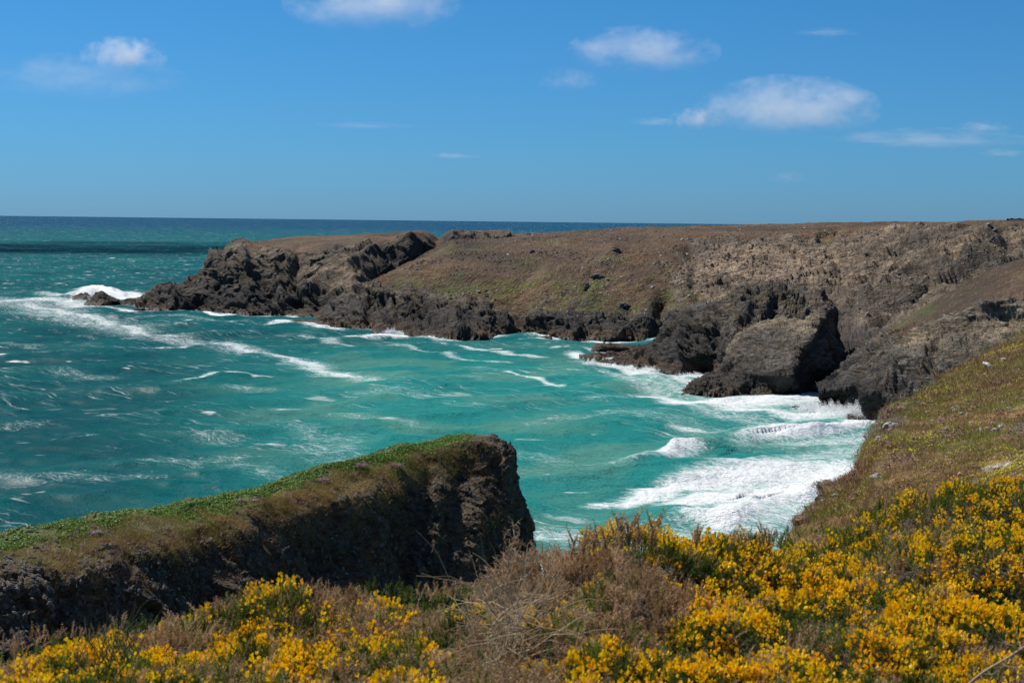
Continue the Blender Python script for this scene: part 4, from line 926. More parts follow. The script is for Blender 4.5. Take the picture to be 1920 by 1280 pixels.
# ---- bare twisted stems
def tube(pts, r0, r1, sides=5):
    pts = np.asarray(pts, float); n = len(pts); d = np.gradient(pts, axis=0); d /= np.linalg.norm(d, axis=1)[:, None] + 1e-9
    ref = np.array([0.3, 0.2, 0.93]); x = np.cross(d, ref); x /= np.linalg.norm(x, axis=1)[:, None] + 1e-9; y = np.cross(d, x)
    rr = np.linspace(r0, r1, n)[:, None]
    V = []
    for k in range(sides):
        a = 6.2832 * k / sides; V.append(pts + (x * math.cos(a) + y * math.sin(a)) * rr)
    V = np.stack(V, 1).reshape(-1, 3); F = []
    for i in range(n - 1):
        for k in range(sides):
            q = (k + 1) % sides; F.append([i * sides + k, i * sides + q, (i + 1) * sides + q, (i + 1) * sides + k])
    return V, np.array(F)
def wander(p, d, L, n, r, wob=0.35, lift=0.1):
    pts = [np.array(p, float)]; d = np.array(d, float) / np.linalg.norm(d)
    for i in range(n):
        d = d + r.normal(size=3) * wob + np.array([0, 0, lift]); d /= np.linalg.norm(d); pts.append(pts[-1] + d * L / n)
    return np.array(pts)
def join(parts):
    V, F, o = [], [], 0
    for v, f in parts: V.append(v); F.append(f + o); o += len(v)
    return np.concatenate(V), np.concatenate(F)
def branchy(start, d, L, r0, r, depth=3, kids=4, wob=0.22, out=None, lift=0.05):
    out = [] if out is None else out
    pts = wander(start, d, L, 9, r, wob, lift); out.append(tube(pts, r0, r0 * 0.5, 5 if depth > 1 else 4))
    if depth > 0:
        for k in range(kids):
            i = int(r.integers(3, 10)); dd = pts[i] - pts[i - 1]; dd /= np.linalg.norm(dd)
            branchy(pts[i], dd + r.normal(size=3) * 0.75, L * r.uniform(0.35, 0.6), r0 * 0.5, r, depth - 1, max(2, kids - 1), wob, out, lift)
    return out
br = np.random.default_rng(8)
# the tall bare branch that rises in front of the cliff end
base = P(975, 1150, 5.6); dead_r = empty('dead_shrub', base - (0, 0, .3))
tag(dead_r, 'bare pale branched shrub standing up in front of the end of the dark promontory', 'dead shrub')
def path(pts, D): return [P(a, b, D) for a, b in pts]
def smooth(pts, n=14):
    pts = np.array(pts); t = np.linspace(0, len(pts) - 1, n); i = np.clip(t.astype(int), 0, len(pts) - 2); f = (t - i)[:, None]
    p0 = pts[np.clip(i - 1, 0, None)]; p1 = pts[i]; p2_ = pts[i + 1]; p3_ = pts[np.clip(i + 2, None, len(pts) - 1)]
    return 0.5 * (2 * p1 + (p2_ - p0) * f + (2 * p0 - 5 * p1 + 4 * p2_ - p3_) * f ** 2 + (3 * p1 - p0 - 3 * p2_ + p3_) * f ** 3)
for pts, r0, r1, dd in (([(968, 1180), (970, 1120), (976, 1085), (984, 1055), (960, 1040), (955, 1022), (972, 1015)], .0048, .0022, 0),
                    ([(970, 1120), (962, 1082), (955, 1060), (957, 1035), (966, 1012), (960, 1008)], .0042, .002, .03),
                    ([(976, 1085), (992, 1072), (1000, 1058), (993, 1042), (1004, 1030)], .0034, .0015, -.04),
                    ([(968, 1140), (950, 1110), (938, 1090), (930, 1086), (920, 1088)], .0034, .0016, .05),
                    ([(960, 1150), (940, 1118), (945, 1095), (938, 1062)], .0030, .0012, .06),
                    ([(975, 1130), (990, 1110), (1003, 1090), (1010, 1070), (1006, 1050)], .0032, .0014, -.06),
                    ([(985, 1150), (1010, 1112), (1022, 1085), (1030, 1040), (1048, 1025)], .0032, .0014, -.1),
                    ([(940, 1170), (915, 1140), (905, 1120), (890, 1118)], .003, .0014, .05),
                    ([(1000, 1150), (1030, 1120), (1050, 1095)], .003, .0014, -.1)):
    ps = smooth(path(pts, 5.5 + dd)); ps = ps + np.stack([perlin(ps * 14), perlin(ps * 14 + 5), perlin(ps * 14 + 9)], 1) * 0.008
    o_ = [tube(ps, r0, r1, 6)]
    for k in range(6):
        i = int(br.integers(3, len(ps))); q = ps[i] - ps[i - 1]
        branchy(ps[i], q / np.linalg.norm(q) + br.normal(size=3) * 0.9, br.uniform(.04, .11), r1 * 0.75, br, 1, 3, .3, o_)
    v, f = join(o_); mesh_np('branch', v - np.array(dead_r.location), f, M_twig, dead_r)
# curled dead leaf clusters at its tip
k = 60; pc = P(963, 1018, 5.5) + br.normal(size=(k, 3)) * np.array([.022, .02, .012])
v, f, tt = stamp(T_dead, pc - np.array(dead_r.location), br.normal(size=(k, 3)), np.full(k, .22), np.full(k, .3)); mesh_np('dead_leaves', v, f, M_dead, dead_r, False, {'tint': tt})

# the tangle of bleached stems in the dip
parts = []
for i in range(230):
    a = P(br.normal(955, 32), br.uniform(1110, 1275), 5.0 + br.normal() * .35); a[2] -= 0.02
    an = br.uniform(0, 3.14)
    parts.append(tube(wander(a, (math.cos(an), br.normal() * .4, abs(math.sin(an)) * .9 + .1), br.uniform(.12, .38), 6, br, .22, -0.06), br.uniform(.0012, .0026), .0007, 3))
v, f = join(parts); tag(mesh_np('dead_stems', v, f, M_twig, None, True), kind='stuff')
# brown heathery shoots standing on the skyline of the right-hand crest
pts_s, sc_s = [], []
for (a, b, D, hh) in [(1133, 1020, 6.3, 1.0), (1152, 1016, 6.5, 1.5), (1162, 1018, 6.4, 1.6), (1180, 1014, 6.5, 1.7), (1196, 1014, 6.6, 1.2), (1221, 1010, 6.7, 1.5), (1303, 1016, 6.9, 1.0), (1432, 1016, 7.0, 1.0), (1440, 1014, 7.0, .8), (1398, 1018, 7.0, .7), (1112, 1025, 6.3, 1.2), (1095, 1032, 6.2, 1.1), (1075, 1040, 6.2, 1.2), (1660, 960, 8.4, 1.2), (1745, 935, 9.0, 1.1)]:
    for q in range(5):
        pts_s.append(P(a + br.normal() * 3, b + 6 + br.normal() * 4, D)); sc_s.append(hh * br.uniform(.7, 1.1) * 1.35)
pts_s = np.array(pts_s); sc_s = np.array(sc_s)
v, f, tt = stamp(T_dead, pts_s, np.array([[0.05, 0, 1.0]]) + br.normal(size=pts_s.shape) * .12, sc_s, np.full(len(sc_s), .35))
tag(mesh_np('dry_shoots', v, f, M_dead, None, False, {'tint': tt}), kind='stuff')
# tuft of glaucous grass blades on the left, and a bare grey branch in the bottom right corner
M_blade = simple_mat('grass_blade', (0.10, 0.15, 0.06), (0.30, 0.33, 0.19), 10.0, 0.6, trans=0.2)
parts = []; gb = P(218, 1240, 5.2)
for i in range(46):
    an = br.uniform(-1.2, 1.2); parts.append(tube(wander(gb + br.normal(size=3) * (.05, .05, .02), (math.sin(an) * .6, br.normal() * .3, 1), br.uniform(.12, .26), 6, br, .10, -0.05), .0022, .0004, 3))
v, f = join(parts); tag(mesh_np('grass_tuft', v, f, M_blade), 'tuft of grey-green grass blades poking out of the gorse at the lower left', 'grass tuft')
ps = smooth(path([(1795, 1300), (1840, 1262), (1880, 1238), (1905, 1222), (1930, 1205)], 4.25), 16); o_ = [tube(ps, .0045, .0028, 6)]
for i in (4, 7, 10, 12): branchy(ps[i], (ps[i] - ps[i - 1]) / np.linalg.norm(ps[i] - ps[i - 1]) + br.normal(size=3) * .7, .1, .002, br, 1, 2, .25, o_)
v, f = join(o_); tag(mesh_np('bare_branch', v, f, M_twig), 'bare grey branch slanting over the gorse in the bottom right corner', 'branch')

# ================================================================== PLANTS AND STONES ON THE SLOPES
def pick(V, N, X, n, f, jitter=0.5, r=np.random.default_rng(44)):
    """n random spots on a land sheet with probability f(px, py, points) -> positions, normals"""
    nr_, nc_ = V.shape[:2]
    m = n * 6
    i = r.integers(0, nr_ - 1, m); j = r.integers(0, nc_ - 1, m); u = r.random(m)[:, None]; v = r.random(m)[:, None]
    p = (V[i, j] * (1 - u) * (1 - v) + V[i + 1, j] * u * (1 - v) + V[i, j + 1] * (1 - u) * v + V[i + 1, j + 1] * u * v)
    pr = f(X[i, j, 0], X[i, j, 1], p); k = r.random(m) < pr
    return p[k][:n], N[i, j][k][:n]
def tmpl_tuft(n, L, wd, spread, r):
    V, F = [], []
    for i in range(n):
        a = np.array([r.normal() * spread * .3, r.normal() * spread * .3, -0.03])
        d = np.array([r.normal() * spread, r.normal() * spread, 1.0]); d /= np.linalg.norm(d)
        F.append([len(V), len(V) + 1, len(V) + 2]); V.extend(blade(a, a + d * L * r.uniform(.6, 1.1), wd, r.normal(size=3)))
    return np.array(V), np.array(F)
def tmpl_leaves(n, R_, sz, r):
    V, F = [], []
    for i in range(n):
        d = r.normal(size=3); d[2] = abs(d[2]); d /= np.linalg.norm(d); c = d * R_ * r.uniform(.6, 1)
        t1 = np.cross(d, r.normal(size=3)); t1 /= np.linalg.norm(t1); t2 = np.cross(d, t1) * .6; t1 = t1 + d * .4
        k = len(V); s_ = sz * r.uniform(.7, 1.2)
        V.extend([c - t1 * s_ * .5, c + t2 * s_ * .5, c + t1 * s_ * .5, c - t2 * s_ * .5]); F.append([k, k + 1, k + 2]); F.append([k, k + 2, k + 3])
    return np.array(V), np.array(F)
tq = np.random.default_rng(91)
T_tuft = [tmpl_tuft(9, .16, .012, .5, tq) for _ in range(4)]
T_leaf = [tmpl_leaves(14, .17, .12, tq) for _ in range(4)]
T_bloss = [tmpl_leaves(7, .035, .035, tq) for _ in range(3)]
def T_stone(n, r):
    out = []
    for _ in range(n):
        v, f = lump(np.zeros(3), np.array([1, r.uniform(.6, .9), r.uniform(.4, .7)]), 1.0, 6, 8, .35, .8)
        v = v + r.normal(size=v.shape) * .07
        f = np.concatenate([f[:, [0, 1, 2]], f[:, [0, 2, 3]]]); out.append((v, f))
    return out
TS = T_stone(5, tq)
def scatter(name, T_, p, n, scale, mat, up=0.6, tint=None, kind='stuff', label=None, jit=.25, cat=None):
    d = n * (1 - up) + np.array([0, 0, up]) + tq.normal(size=n.shape) * jit
    tint = np.clip(tq.normal(.5, .25, len(p)), 0, 1) if tint is None else tint
    v, f, tt = stamp(T_, p, d, scale, tint)
    return tag(mesh_np(name, v, f, mat, None, False, {'tint': tt}), label, cat, None, kind)
M_leaf = simple_mat('fleshy_leaf', (0.045, 0.11, 0.007), (0.17, 0.30, 0.02), 3.0, 0.5, trans=0.15)
M_straw = simple_mat('dry_grass', (0.20, 0.13, 0.04), (0.48, 0.34, 0.14), 4.0, 0.8, trans=0.2)
M_olive = simple_mat('coarse_grass', (0.14, 0.165, 0.022), (0.36, 0.36, 0.065), 4.0, 0.8, trans=0.2)
M_rust = simple_mat('heather_brown', (0.17, 0.09, 0.045), (0.40, 0.25, 0.13), 4.0, 0.85, trans=0.1)
M_purple = simple_mat('heather_purple', (0.18, 0.09, 0.08), (0.34, 0.20, 0.19), 6.0, 0.85, trans=0.1)
M_yel = simple_mat('vetch_yellow', (0.50, 0.42, 0.02), (0.75, 0.66, 0.05), 9.0, 0.7, trans=0.2)
M_pink = simple_mat('thrift_pink', (0.22, 0.12, 0.14), (0.40, 0.26, 0.29), 9.0, 0.7, trans=0.2)
M_stoneL = simple_mat('pale_stone', (0.13, 0.12, 0.105), (0.40, 0.37, 0.33), 0.8, 0.85, bump=0.2)
M_stoneD = simple_mat('dark_stone', (0.035, 0.033, 0.033), (0.12, 0.11, 0.10), 0.8, 0.85, bump=0.2)
# right-hand slope
vis = lambda x, y: (x > 1500) & (x < 1960) & (y < 1005) & (y > 600)
nzs = lambda p, s, o: perlin(p / s + o)
p, n = pick(sV, sN, sX, 10000, lambda x, y, p: vis(x, y) * sstep(-.1, .45, (.5 * nzs(p, 2.2, 5) + .7 * nzs(p, .7, 5))))
scatter('coarse_grass', T_tuft, p, n, tq.uniform(.7, 1.4, len(p)) * p[:, 1] / 38, M_olive)
p, n = pick(sV, sN, sX, 15000, lambda x, y, p: vis(x, y) * sstep(-.2, .4, (.5 * nzs(p, 3., 25) + .7 * nzs(p, .8, 25))))
scatter('brown_heather', T_tuft, p, n, tq.uniform(.6, 1.2, len(p)) * p[:, 1] / 38, M_rust)
for nm_, m_, o_s in (('short_heather', M_rust, 115), ('short_turf', M_straw, 135), ('green_turf', M_olive, 155)):
    p, n = pick(sV, sN, sX, 7000, lambda x, y, p: (x > 1490) * (x < 2150) * (y < 1060) * (.25 + .75 * sstep(-.3, .3, nzs(p, .9, o_s))))
    scatter(nm_, T_tuft, p, n, tq.uniform(.3, .7, len(p)) * p[:, 1] / 34, m_)
p, n = pick(sV, sN, sX, 6000, lambda x, y, p: vis(x, y) * sstep(0., .45, (.5 * nzs(p, 2., 35) + .7 * nzs(p, .6, 35))))
scatter('dry_grass', T_tuft, p, n, tq.uniform(.6, 1.3, len(p)) * p[:, 1] / 38, M_straw)
p, n = pick(sV, sN, sX, 9000, lambda x, y, p: vis(x, y) * sstep(1500, 1800, x + .3 * (900 - y)) * sstep(-.1, .8, nzs(p, 5., 45) + .7 * nzs(p, .9, 95)) * (y > 650))
scatter('yellow_vetch', T_bloss, p + n * .06, n, tq.uniform(.45, 1.1, len(p)) * p[:, 1] / 34, M_yel)
p, n = pick(sV, sN, sX, 4200, lambda x, y, p: vis(x, y) * sstep(.05, .5, (.5 * nzs(p, 1.4, 65) + .7 * nzs(p, .5, 65))))
scatter('purple_heather', T_bloss, p + n * .06, n, tq.uniform(.9, 2.2, len(p)) * p[:, 1] / 34, M_purple)
p, n = pick(sV, sN, sX, 900, lambda x, y, p: vis(x, y) * sstep(.25, .6, nzs(p, 1.8, 85)))
scatter('stones', TS, p, n, tq.uniform(.03, .12, len(p)), M_stoneL)
def sheet_at(V, X, px, py):
    """surface point of a sheet nearest to where it shows px, py"""
    x_, y_ = project(V.reshape(-1, 3)); k = np.argmin((x_ - px) ** 2 + (y_ - py) ** 2); return V.reshape(-1, 3)[k]
def cushion(px, py, wpx, label, mat, group=None, V=sV, X=sX, name='heather_cushion', cat='heather', flat=.75):
    c = sheet_at(V, X, px, py); r = wpx / 2 / FPX * c[1]
    v, f = lump(np.zeros(3), np.array([r, r, r * flat]), 1.0, 22, 30, .22, r * .5)
    root = empty(name, c); tag(root, label, cat, group)
    mesh_np('stems', v * .86, f, M_rust, root, True, {'tint': np.full(len(v), .3)})
    d = tq.normal(size=(int(260 + wpx * 14), 3)); d[:, 2] = np.abs(d[:, 2]) - .2; d /= np.linalg.norm(d, axis=1)[:, None]
    v2, f2, t2 = stamp(T_tuft, d * r * np.array([1, 1, flat]) * (.9 + .25 * perlin(d * 2 + px)[:, None]), d, np.full(len(d), r * .9), np.clip(tq.normal(.5, .3, len(d)), 0, 1))
    mesh_np('foliage', v2, f2, mat, root, False, {'tint': t2})
cushion(1552, 905, 26, 'round brown heather cushion sticking out over the sea edge of the slope', M_purple)
cushion(1502, 978, 34, 'dark purple-brown heather cushion at the lowest corner of the slope above the surf', M_purple)
cushion(1668, 838, 20, 'rusty orange-brown cushion beside the layered rock outcrop on the slope', M_rust)
cushion(1645, 840, 20, 'green-brown cushion just left of the rusty one by the layered outcrop', M_olive)
cushion(1852, 806, 22, 'pinkish round heather cushion high on the slope below the white rocks', M_pink)
cushion(1758, 990 - 60, 26, 'olive-green heather cushion directly above the upper edge of the gorse', M_olive)
cushion(1690, 905, 30, 'brown cushion of heather in the middle of the slope', M_rust)
cushion(1625, 945, 22, 'dark heather cushion left of the pale crumbling rock patch', M_purple)
cushion(1600, 866, 18, 'low dark cushion hanging on the edge above the white water', M_rust)
def boulder(name, px, py, wpx, hs, mat, label, cat='rock', V=sV, X=sX, seed=0, rot=0.0, group=None, dz=0.0):
    c = sheet_at(V, X, px, py); r = wpx / 2 / FPX * c[1]
    v, f = lump(np.zeros(3), np.array([1.0, hs[0], hs[1]]), 1.0, 40, 56, .12, .6)
    a, b_, rr = worley(v * np.array([1.6, 1.6, 3.2]) + seed)
    v = v * (1 + ((rr - .5) * .5 - sstep(.12, 0, b_ - a) * .12 + .1 * ridged(v * 2 + seed, 3))[:, None])
    v = v @ np.array(Matrix.Rotation(rot, 3, 'Y')).T
    o = mesh_np(name, v * r, f, mat, None, True, {'tint': np.clip(.5 + fbm(v * 2 + seed, 4), 0, 1)}); o.location = c + np.array([0, 0, dz * r])
    return tag(o, label, cat, group)
boulder('rock', 1858, 690, 40, (.4, .3), simple_mat('white_rock', (.38, .36, .33), (.68, .66, .62), 3, .85, .05), 'white bare rock slab near the top of the slope', seed=3, rot=R(35))
boulder('rock', 1885, 676, 18, (.5, .4), bpy.data.materials['white_rock'], 'smaller white rock just above the white slab near the top of the slope', seed=13, rot=R(30))
boulder('rock_outcrop', 1672, 800, 32, (.8, .7), M_stoneL, 'layered buff outcrop on the edge of the slope right of the sea', seed=5, cat='rock outcrop')
boulder('rock_outcrop', 1645, 828, 22, (.8, .8), M_stoneL, 'leaning cracked outcrop a little below the layered buff one', seed=25, cat='rock outcrop', rot=R(-25))
boulder('rock_outcrop', 1652, 905, 46, (.6, .5), M_stoneL, 'pale crumbling patch of shale in the middle of the slope', seed=8, cat='rock outcrop', rot=R(40))
boulder('rock_outcrop', 1566, 930, 16, (.7, .6), M_stoneL, 'small buff rock at the sea edge under the round brown cushion', seed=18, cat='rock outcrop')
boulder('rock_outcrop', 1860, 880, 60, (.6, .2), M_stoneL, 'flat shaly grey patch at the right, just above the far gorse', seed=31, cat='rock outcrop', rot=R(-20))

# promontory: fleshy green mat along its crest, straw-coloured grass hanging over the rim, pink thrift
pv = lambda x, y: (x > -20) & (x < 1000) & (y < 1250)
top = lambda x: np.interp(x, [-60, 0, 130, 250, 350, 450, 560, 660, 760, 830, 875, 910, 960], [1032, 1014, 979, 963, 944, 928, 894, 865, 838, 823, 816, 819, 850])
p, n = pick(pV, pN, pX, 17000, lambda x, y, p: pv(x, y) * sstep(26, 10, y - top(x) + 34 * nzs(p, 2.5, 5)) * sstep(905, 850, x) * sstep(-.5, 0, nzs(p, 1.2, 7) + .3))
scatter('fleshy_ground_cover', T_leaf, p, n, tq.uniform(.6, 1.3, len(p)), M_leaf)
p, n = pick(pV, pN, pX, 14000, lambda x, y, p: pv(x, y) * sstep(10, 26, y - top(x) + 12 * nzs(p, 3., 5)) * sstep(90, 40, y - top(x) + 60 * nzs(p, 4., 15)) * sstep(930, 880, x + 30 * nzs(p, 3., 9)))
kk = tq.random(len(p)) < sstep(-.15, .25, perlin(p / 1.6 + 7)) + .25; p, n = p[kk], n[kk]
scatter('hanging_grass', T_tuft, p, n, tq.uniform(1.2, 2.8, len(p)), M_straw, up=.2, tint=np.clip(.45 + .9 * perlin(p / 1.3 + 2) + tq.normal(0, .15, len(p)), 0, 1))
p, n = pick(pV, pN, pX, 9000, lambda x, y, p: pv(x, y) * sstep(5, 20, y - top(x) + 12 * nzs(p, 3., 5)) * sstep(80, 20, y - top(x) + 60 * nzs(p, 3., 55)) * sstep(900, 860, x))
kk = tq.random(len(p)) < sstep(-.2, .3, perlin(p / 2.0 + 17)); p, n = p[kk], n[kk]
scatter('rim_grass', T_tuft, p, n, tq.uniform(1.2, 2.6, len(p)), M_olive, up=.3)
p, n = pick(pV, pN, pX, 5000, lambda x, y, p: pv(x, y) * (y > top(x) + 40) * (y < 1130) * sstep(.12, .4, nzs(p, 4., 105)))
scatter('ledge_heather', T_tuft, p, n, tq.uniform(1.0, 2.2, len(p)), M_rust, up=.3)
p, n = pick(pV, pN, pX, 2600, lambda x, y, p: (y > 1000) * pv(x, y) * .7 + pv(x, y) * sstep(.1, .5, nzs(p, 3., 75)) * .5)
scatter('shale_flakes', TS, p, n, tq.uniform(.05, .28, len(p)), M_stoneD, up=0.0)
p, n = pick(pV, pN, pX, 500, lambda x, y, p: pv(x, y) * sstep(.2, .5, nzs(p, 3., 95)))
scatter('pale_shale', TS, p, n, tq.uniform(.04, .15, len(p)), M_stoneL, up=0.0)
p, n = pick(pV, pN, pX, 3500, lambda x, y, p: pv(x, y) * (y > top(x) + 50) * (y < 1130) * sstep(.15, .4, nzs(p, 3., 205)))
scatter('ledge_grass', T_tuft, p, n, tq.uniform(1.0, 2.4, len(p)), M_straw, up=.3)
for (px, py, wx, lab) in ((812, 836, 34, 'largest pink thrift patch, on the crest of the promontory just left of its dark end'), (675, 876, 20, 'pink thrift clump on the promontory below a bushy green hump'), (745, 876, 18, 'pink thrift clump on the promontory beneath the largest patch'),
                      (606, 905, 24, 'greyish pink thrift cushion in the middle of the promontory rim'), (449, 943, 16, 'pink thrift clump left of centre on the promontory rim'), (480, 942, 12, 'small pink thrift clump right beside another left of centre on the rim'),
                      (180, 1003, 18, 'faint pink thrift clump near the left end of the promontory')):
    c = sheet_at(pV, pX, px, py); r = wx / 2 / FPX * c[1]; k = int(60 + wx * 9)
    d = tq.normal(size=(k, 3)) * np.array([r * .55, r * .4, r * .22]); d[:, 2] = np.abs(d[:, 2]) + .12
    root = empty('thrift_clump', c); tag(root, lab, 'thrift', 'pink thrift on the promontory')
    v, f, tt = stamp(T_bloss, d, np.tile([[0, -.3, 1.0]], (k, 1)), np.full(k, 2.6), np.clip(tq.normal(.5, .3, k), 0, 1)); mesh_np('flowers', v, f, M_pink, root, False, {'tint': tt})
    v, f, tt = stamp(T_tuft, d * np.array([1.1, 1.1, .4]), np.tile([[0, 0, 1.0]], (k, 1)), np.full(k, 1.3), np.clip(tq.normal(.4, .3, k), 0, 1)); mesh_np('leaves', v, f, M_olive, root, False, {'tint': tt})
# loose stones and low scrub on the far heath and in the crumbling bay
p, n = pick(hsV, hsN, hsX, 3600, lambda x, y, p: (y > 428) * (y < 600) * (.15 + .85 * sstep(0, .4, nzs(p, 16., 5))) * sstep(760, 1000, x + 40 * nzs(p, 20, 8)))
scatter('scree', TS, p, n, tq.uniform(.12, .5, len(p)) ** 1.0 * (1 + 1.2 * (tq.random(len(p)) > .93)), M_stoneL, tint=np.clip(tq.normal(.35, .3, len(p)), 0, 1))
p, n = pick(hsV, hsN, hsX, 2200, lambda x, y, p: (y > 428) * (y < 600) * sstep(.1, .5, nzs(p, 20., 35)))
scatter('dark_scree', TS, p, n, tq.uniform(.2, .8, len(p)), M_stoneD)
T_scrub = [tmpl_leaves(26, .55, .22, tq) for _ in range(3)]
p, n = pick(hsV, hsN, hsX, 5200, lambda x, y, p: (y < 590) * (y > 418) * sstep(1500, 1100, x) * sstep(.0, .4, nzs(p, 9., 65)))
scatter('low_heath', T_scrub, p, n, tq.uniform(.4, 1.0, len(p)), M_rust)
p, n = pick(hsV, hsN, hsX, 2200, lambda x, y, p: (y < 600) * (y > 540) * (x < 1400) + (y < 440) * (x > 1250) * .3)
scatter('green_scrub', T_scrub, p, n, tq.uniform(.4, .9, len(p)), M_olive)
for q, (px, py, wx, hs_, lab, m_) in enumerate(((998, 473, 15, (.8, .8), 'isolated black rock on the upper heath slope', M_stoneD), (1155, 470, 24, (.7, .7), 'dark rocky knob high on the heath slope, right of the isolated black rock', M_stoneD),
                                 (1168, 484, 9, (.8, .7), 'small white stone by the rocky knob on the heath slope', M_stoneL), (1120, 520, 34, (.7, .5), 'grey outcrop in the middle of the heath slope', M_stoneD),
                                 (1102, 540, 20, (.8, 1.2), 'dark upright rock at the foot of the grey outcrop on the heath', M_stoneD), (1170, 575, 30, (.8, .7), 'dark rock lump at the foot of the heath slope above the black cliff', M_stoneD))):
    boulder('rock', px, py, wx * .7, hs_, m_, lab, seed=40 + q * 7, V=hsV, X=hsX)
# dry stone wall on the skyline at the far right
wl = P(np.array([1888., 1905, 1925, 1950, 1990]), np.array([413.5, 413.5, 413.5, 413.5, 413]), 640.0)
wv_, wf_ = [], []
ts = np.linspace(0, 4, 90); cl = np.stack([np.interp(ts, range(5), wl[:, k]) for k in range(3)], 1)
hh = .75 + .25 * perlin(cl / 1.5 + 3) ; sec = [(-.4, -1.2), (-.35, .5), (-.2, .75), (.2, .75), (.35, .5), (.4, -1.2)]
wv_ = np.stack([cl + np.stack([np.zeros(90), np.full(90, a_), b_ * hh * 1.7 + .12 * perlin(cl / .7 + a_ * 9)], 1) for a_, b_ in sec], 1).reshape(-1, 3)
tag(mesh_np('stone_wall', wv_, gridF(90, 6), M_stoneD, attrs={'tint': np.full(len(wv_), .1)}), 'low dark stone wall on the skyline at the far right', 'wall')

# ------------------------------------------------------------------ spray thrown up by the surf
M_spray = simple_mat('spray', (.93, .94, .95), (.97, .98, .98), 1.0, .9, spec=0.0, trans=.5)
T_drop = [tmpl_leaves(5, .5, .8, tq) for _ in range(3)]
def spray(plumes, n, label):
    P_, S_ = [], []; n = int(n * 1.8)
    for (px, py, top_py, wpx, lean, wt) in plumes:
        b0 = SEA(np.array([px], float), np.array([py], float))[0]; mpp = b0[1] / FPX; H = (py - top_py) * mpp; Wd = wpx * mpp
        k = int(n * wt); u = tq.random(k) ** 1.7
        x = tq.normal(size=k) * Wd * .28 * (0.7 + .6 * u) + lean * u * Wd
        fing = .55 + .45 * np.clip(perlin(np.stack([x * 1.1, x * 0 + px, x * 0], 1)) * 1.5 + .4, 0, 1)
        P_.append(b0 + np.stack([x, tq.normal(size=k) * Wd * .16, u * H * fing * np.exp(-(x / (Wd * .62)) ** 2)], 1)); S_.append(tq.uniform(.06, .26, k) * (1.25 - .7 * u))
    P_, S_ = np.concatenate(P_), np.concatenate(S_)
    v, f, tt = stamp(T_drop, P_, tq.normal(size=P_.shape), S_, np.full(len(P_), .5))
    tag(mesh_np('spray', v, f, M_spray, None, False, {'tint': tt}), kind='stuff')
spray([(1555, 778, 742, 60, .1, .25), (1595, 784, 744, 60, .2, .3), (1632, 786, 728, 46, .1, .3), (1520, 770, 748, 50, 0, .15)], 14000, '')
spray([(1110, 690, 666, 34, 0, .7), (1150, 690, 680, 60, 0, .3)], 3500, '')
spray([(200, 560, 533, 60, -.1, .8), (170, 560, 545, 60, 0, .2)], 3500, '')
spray([(268, 574, 560, 24, 0, 1)], 900, '')
spray([(733, 624, 611, 24, 0, .5), (700, 630, 624, 70, 0, .5)], 1800, '')
spray([(1225, 694, 682, 60, 0, .5), (1300, 706, 694, 60, 0, .5)], 1800, '')

# ------------------------------------------------------------------ clouds
t = NT('cloud'); tcx = t.n('ShaderNodeTexCoord'); ob = tcx.outputs['Object']
oi = t.n('ShaderNodeObjectInfo')
off = t.n('ShaderNodeVectorMath', operation='MULTIPLY_ADD'); t.l(ob, off.inputs[0]); off.inputs[1].default_value = (1, 1, 1)
cmb = t.n('ShaderNodeCombineXYZ'); t.l(t.math('MULTIPLY', oi.outputs['Random'], 40.0), cmb.inputs[0]); t.l(t.math('MULTIPLY', oi.outputs['Random'], 17.0), cmb.inputs[1]); t.l(cmb.outputs[0], off.inputs[2])
ln = t.n('ShaderNodeVectorMath', operation='LENGTH'); t.l(ob, ln.inputs[0])
nn = t.noise(t.mapping(off.outputs[0], (1.7, 1.7, 0.9)), 1.5, 7, 0.68)
sz_ = t.n('ShaderNodeSeparateXYZ'); t.l(ob, sz_.inputs[0])
base_cut = t.rng(sz_.outputs[2], -0.9, 0.1)
at_ = t.n('ShaderNodeAttribute', attribute_name='thickness', attribute_type='OBJECT')
dn = t.math('MULTIPLY', t.math('MULTIPLY', t.rng(t.math('SUBTRACT', t.math('MULTIPLY_ADD', nn, 3.4, -1.1), t.math('MULTIPLY', ln.outputs['Value'], 0.72)), 0.0, 0.75, 0.0, 1.0, False), base_cut), at_.outputs['Fac'])
pvn = t.n('ShaderNodeVolumePrincipled'); pvn.inputs['Color'].default_value = (.90, .92, .96, 1); pvn.inputs['Anisotropy'].default_value = 0.2
t.l(dn, pvn.inputs['Density']); t.l(pvn.outputs[0], t.out.inputs['Volume']); M_cloud = t.m
M_cloud.cycles.volume_step_rate = 1.0
import bmesh
bmc = bmesh.new(); bmesh.ops.create_icosphere(bmc, subdivisions=3, radius=1.03)
cV = np.array([v.co for v in bmc.verts]); cF = np.array([[v.index for v in f.verts] for f in bmc.faces]); bmc.free()
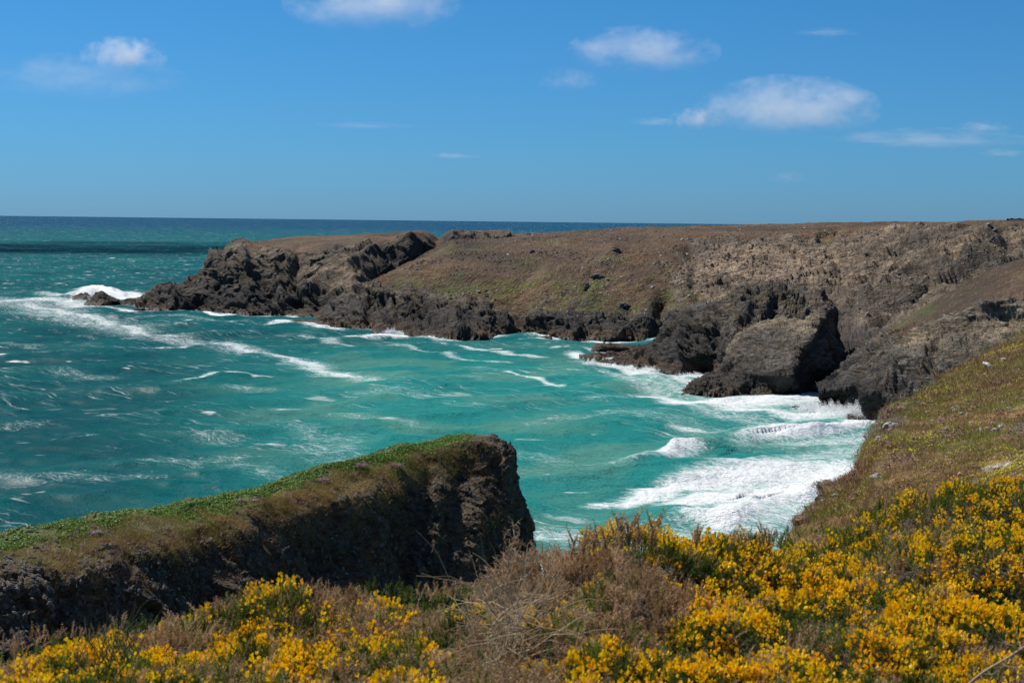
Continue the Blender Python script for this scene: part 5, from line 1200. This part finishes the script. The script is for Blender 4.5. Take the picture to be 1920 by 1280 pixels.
proto = None
def cloud(px, py, wpx, hpx, dens, label, D=13000.0):
    global proto
    c = P(float(px), float(py), D)
    if proto is None: o = mesh_np('cloud', cV, cF, M_cloud); proto = o
    else: o = proto.copy(); col.objects.link(o)
    m = D / FPX; o.location = c; o.scale = (wpx * .5 * m * 1.15, wpx * .35 * m, hpx * .5 * m * 1.25)
    o['thickness'] = .42 * dens / (wpx * .35 * m); tag(o, label, 'cloud', 'small clouds in the blue sky'); return o
cloud(700, 8, 290, 100, 2.6, 'cloud at the top edge of the sky, left of centre, cut by the frame')
cloud(232, 106, 140, 62, 3.4, 'small bright puffy cloud at the upper left')
cloud(160, 150, 330, 80, .8, 'faint veil of cloud under the small bright puff at the upper left')
cloud(1205, 98, 250, 78, 2.4, 'oval soft cloud right of centre near the top')
cloud(1480, 203, 300, 100, 3.6, 'largest cloud, bright on its left, over the right-hand headland')
cloud(1305, 226, 90, 40, 2.4, 'little bright cloud immediately left of the largest one')
cloud(1735, 262, 330, 34, 1.5, 'long thin cloud strip low on the right')
cloud(1845, 240, 90, 22, 1.1, 'small dark cloud wisp above the right end of the thin strip')
cloud(1880, 288, 80, 18, .9, 'tiny wisp at the right edge below the thin strip')
cloud(1228, 229, 80, 16, .9, 'thin wisp left of the little bright cloud')
cloud(1070, 152, 110, 44, .6, 'faint wisp below and left of the oval cloud')
cloud(1550, 62, 110, 16, .7, 'thin wisp near the top right')
cloud(850, 293, 90, 12, .8, 'thin dash of cloud low in the middle of the sky')
cloud(685, 236, 170, 12, .6, 'long faint dash of cloud left of the middle')
cloud(1475, 334, 70, 24, .5, 'faint small wisp just over the headland on the right')
# the cloud high out of frame whose shadow lies across the sea beyond the point
sh = 700.0; k_ = sh / sun_dir.z
tgt = np.array([-1130.0, 2090.0, 0.0]); o = proto.copy(); col.objects.link(o)
o.location = tgt + np.array(sun_dir) * k_; o.scale = (1250, 640, 70); o['thickness'] = .22
tag(o, 'broad cloud high outside the picture that shades the dark band of sea', 'cloud')
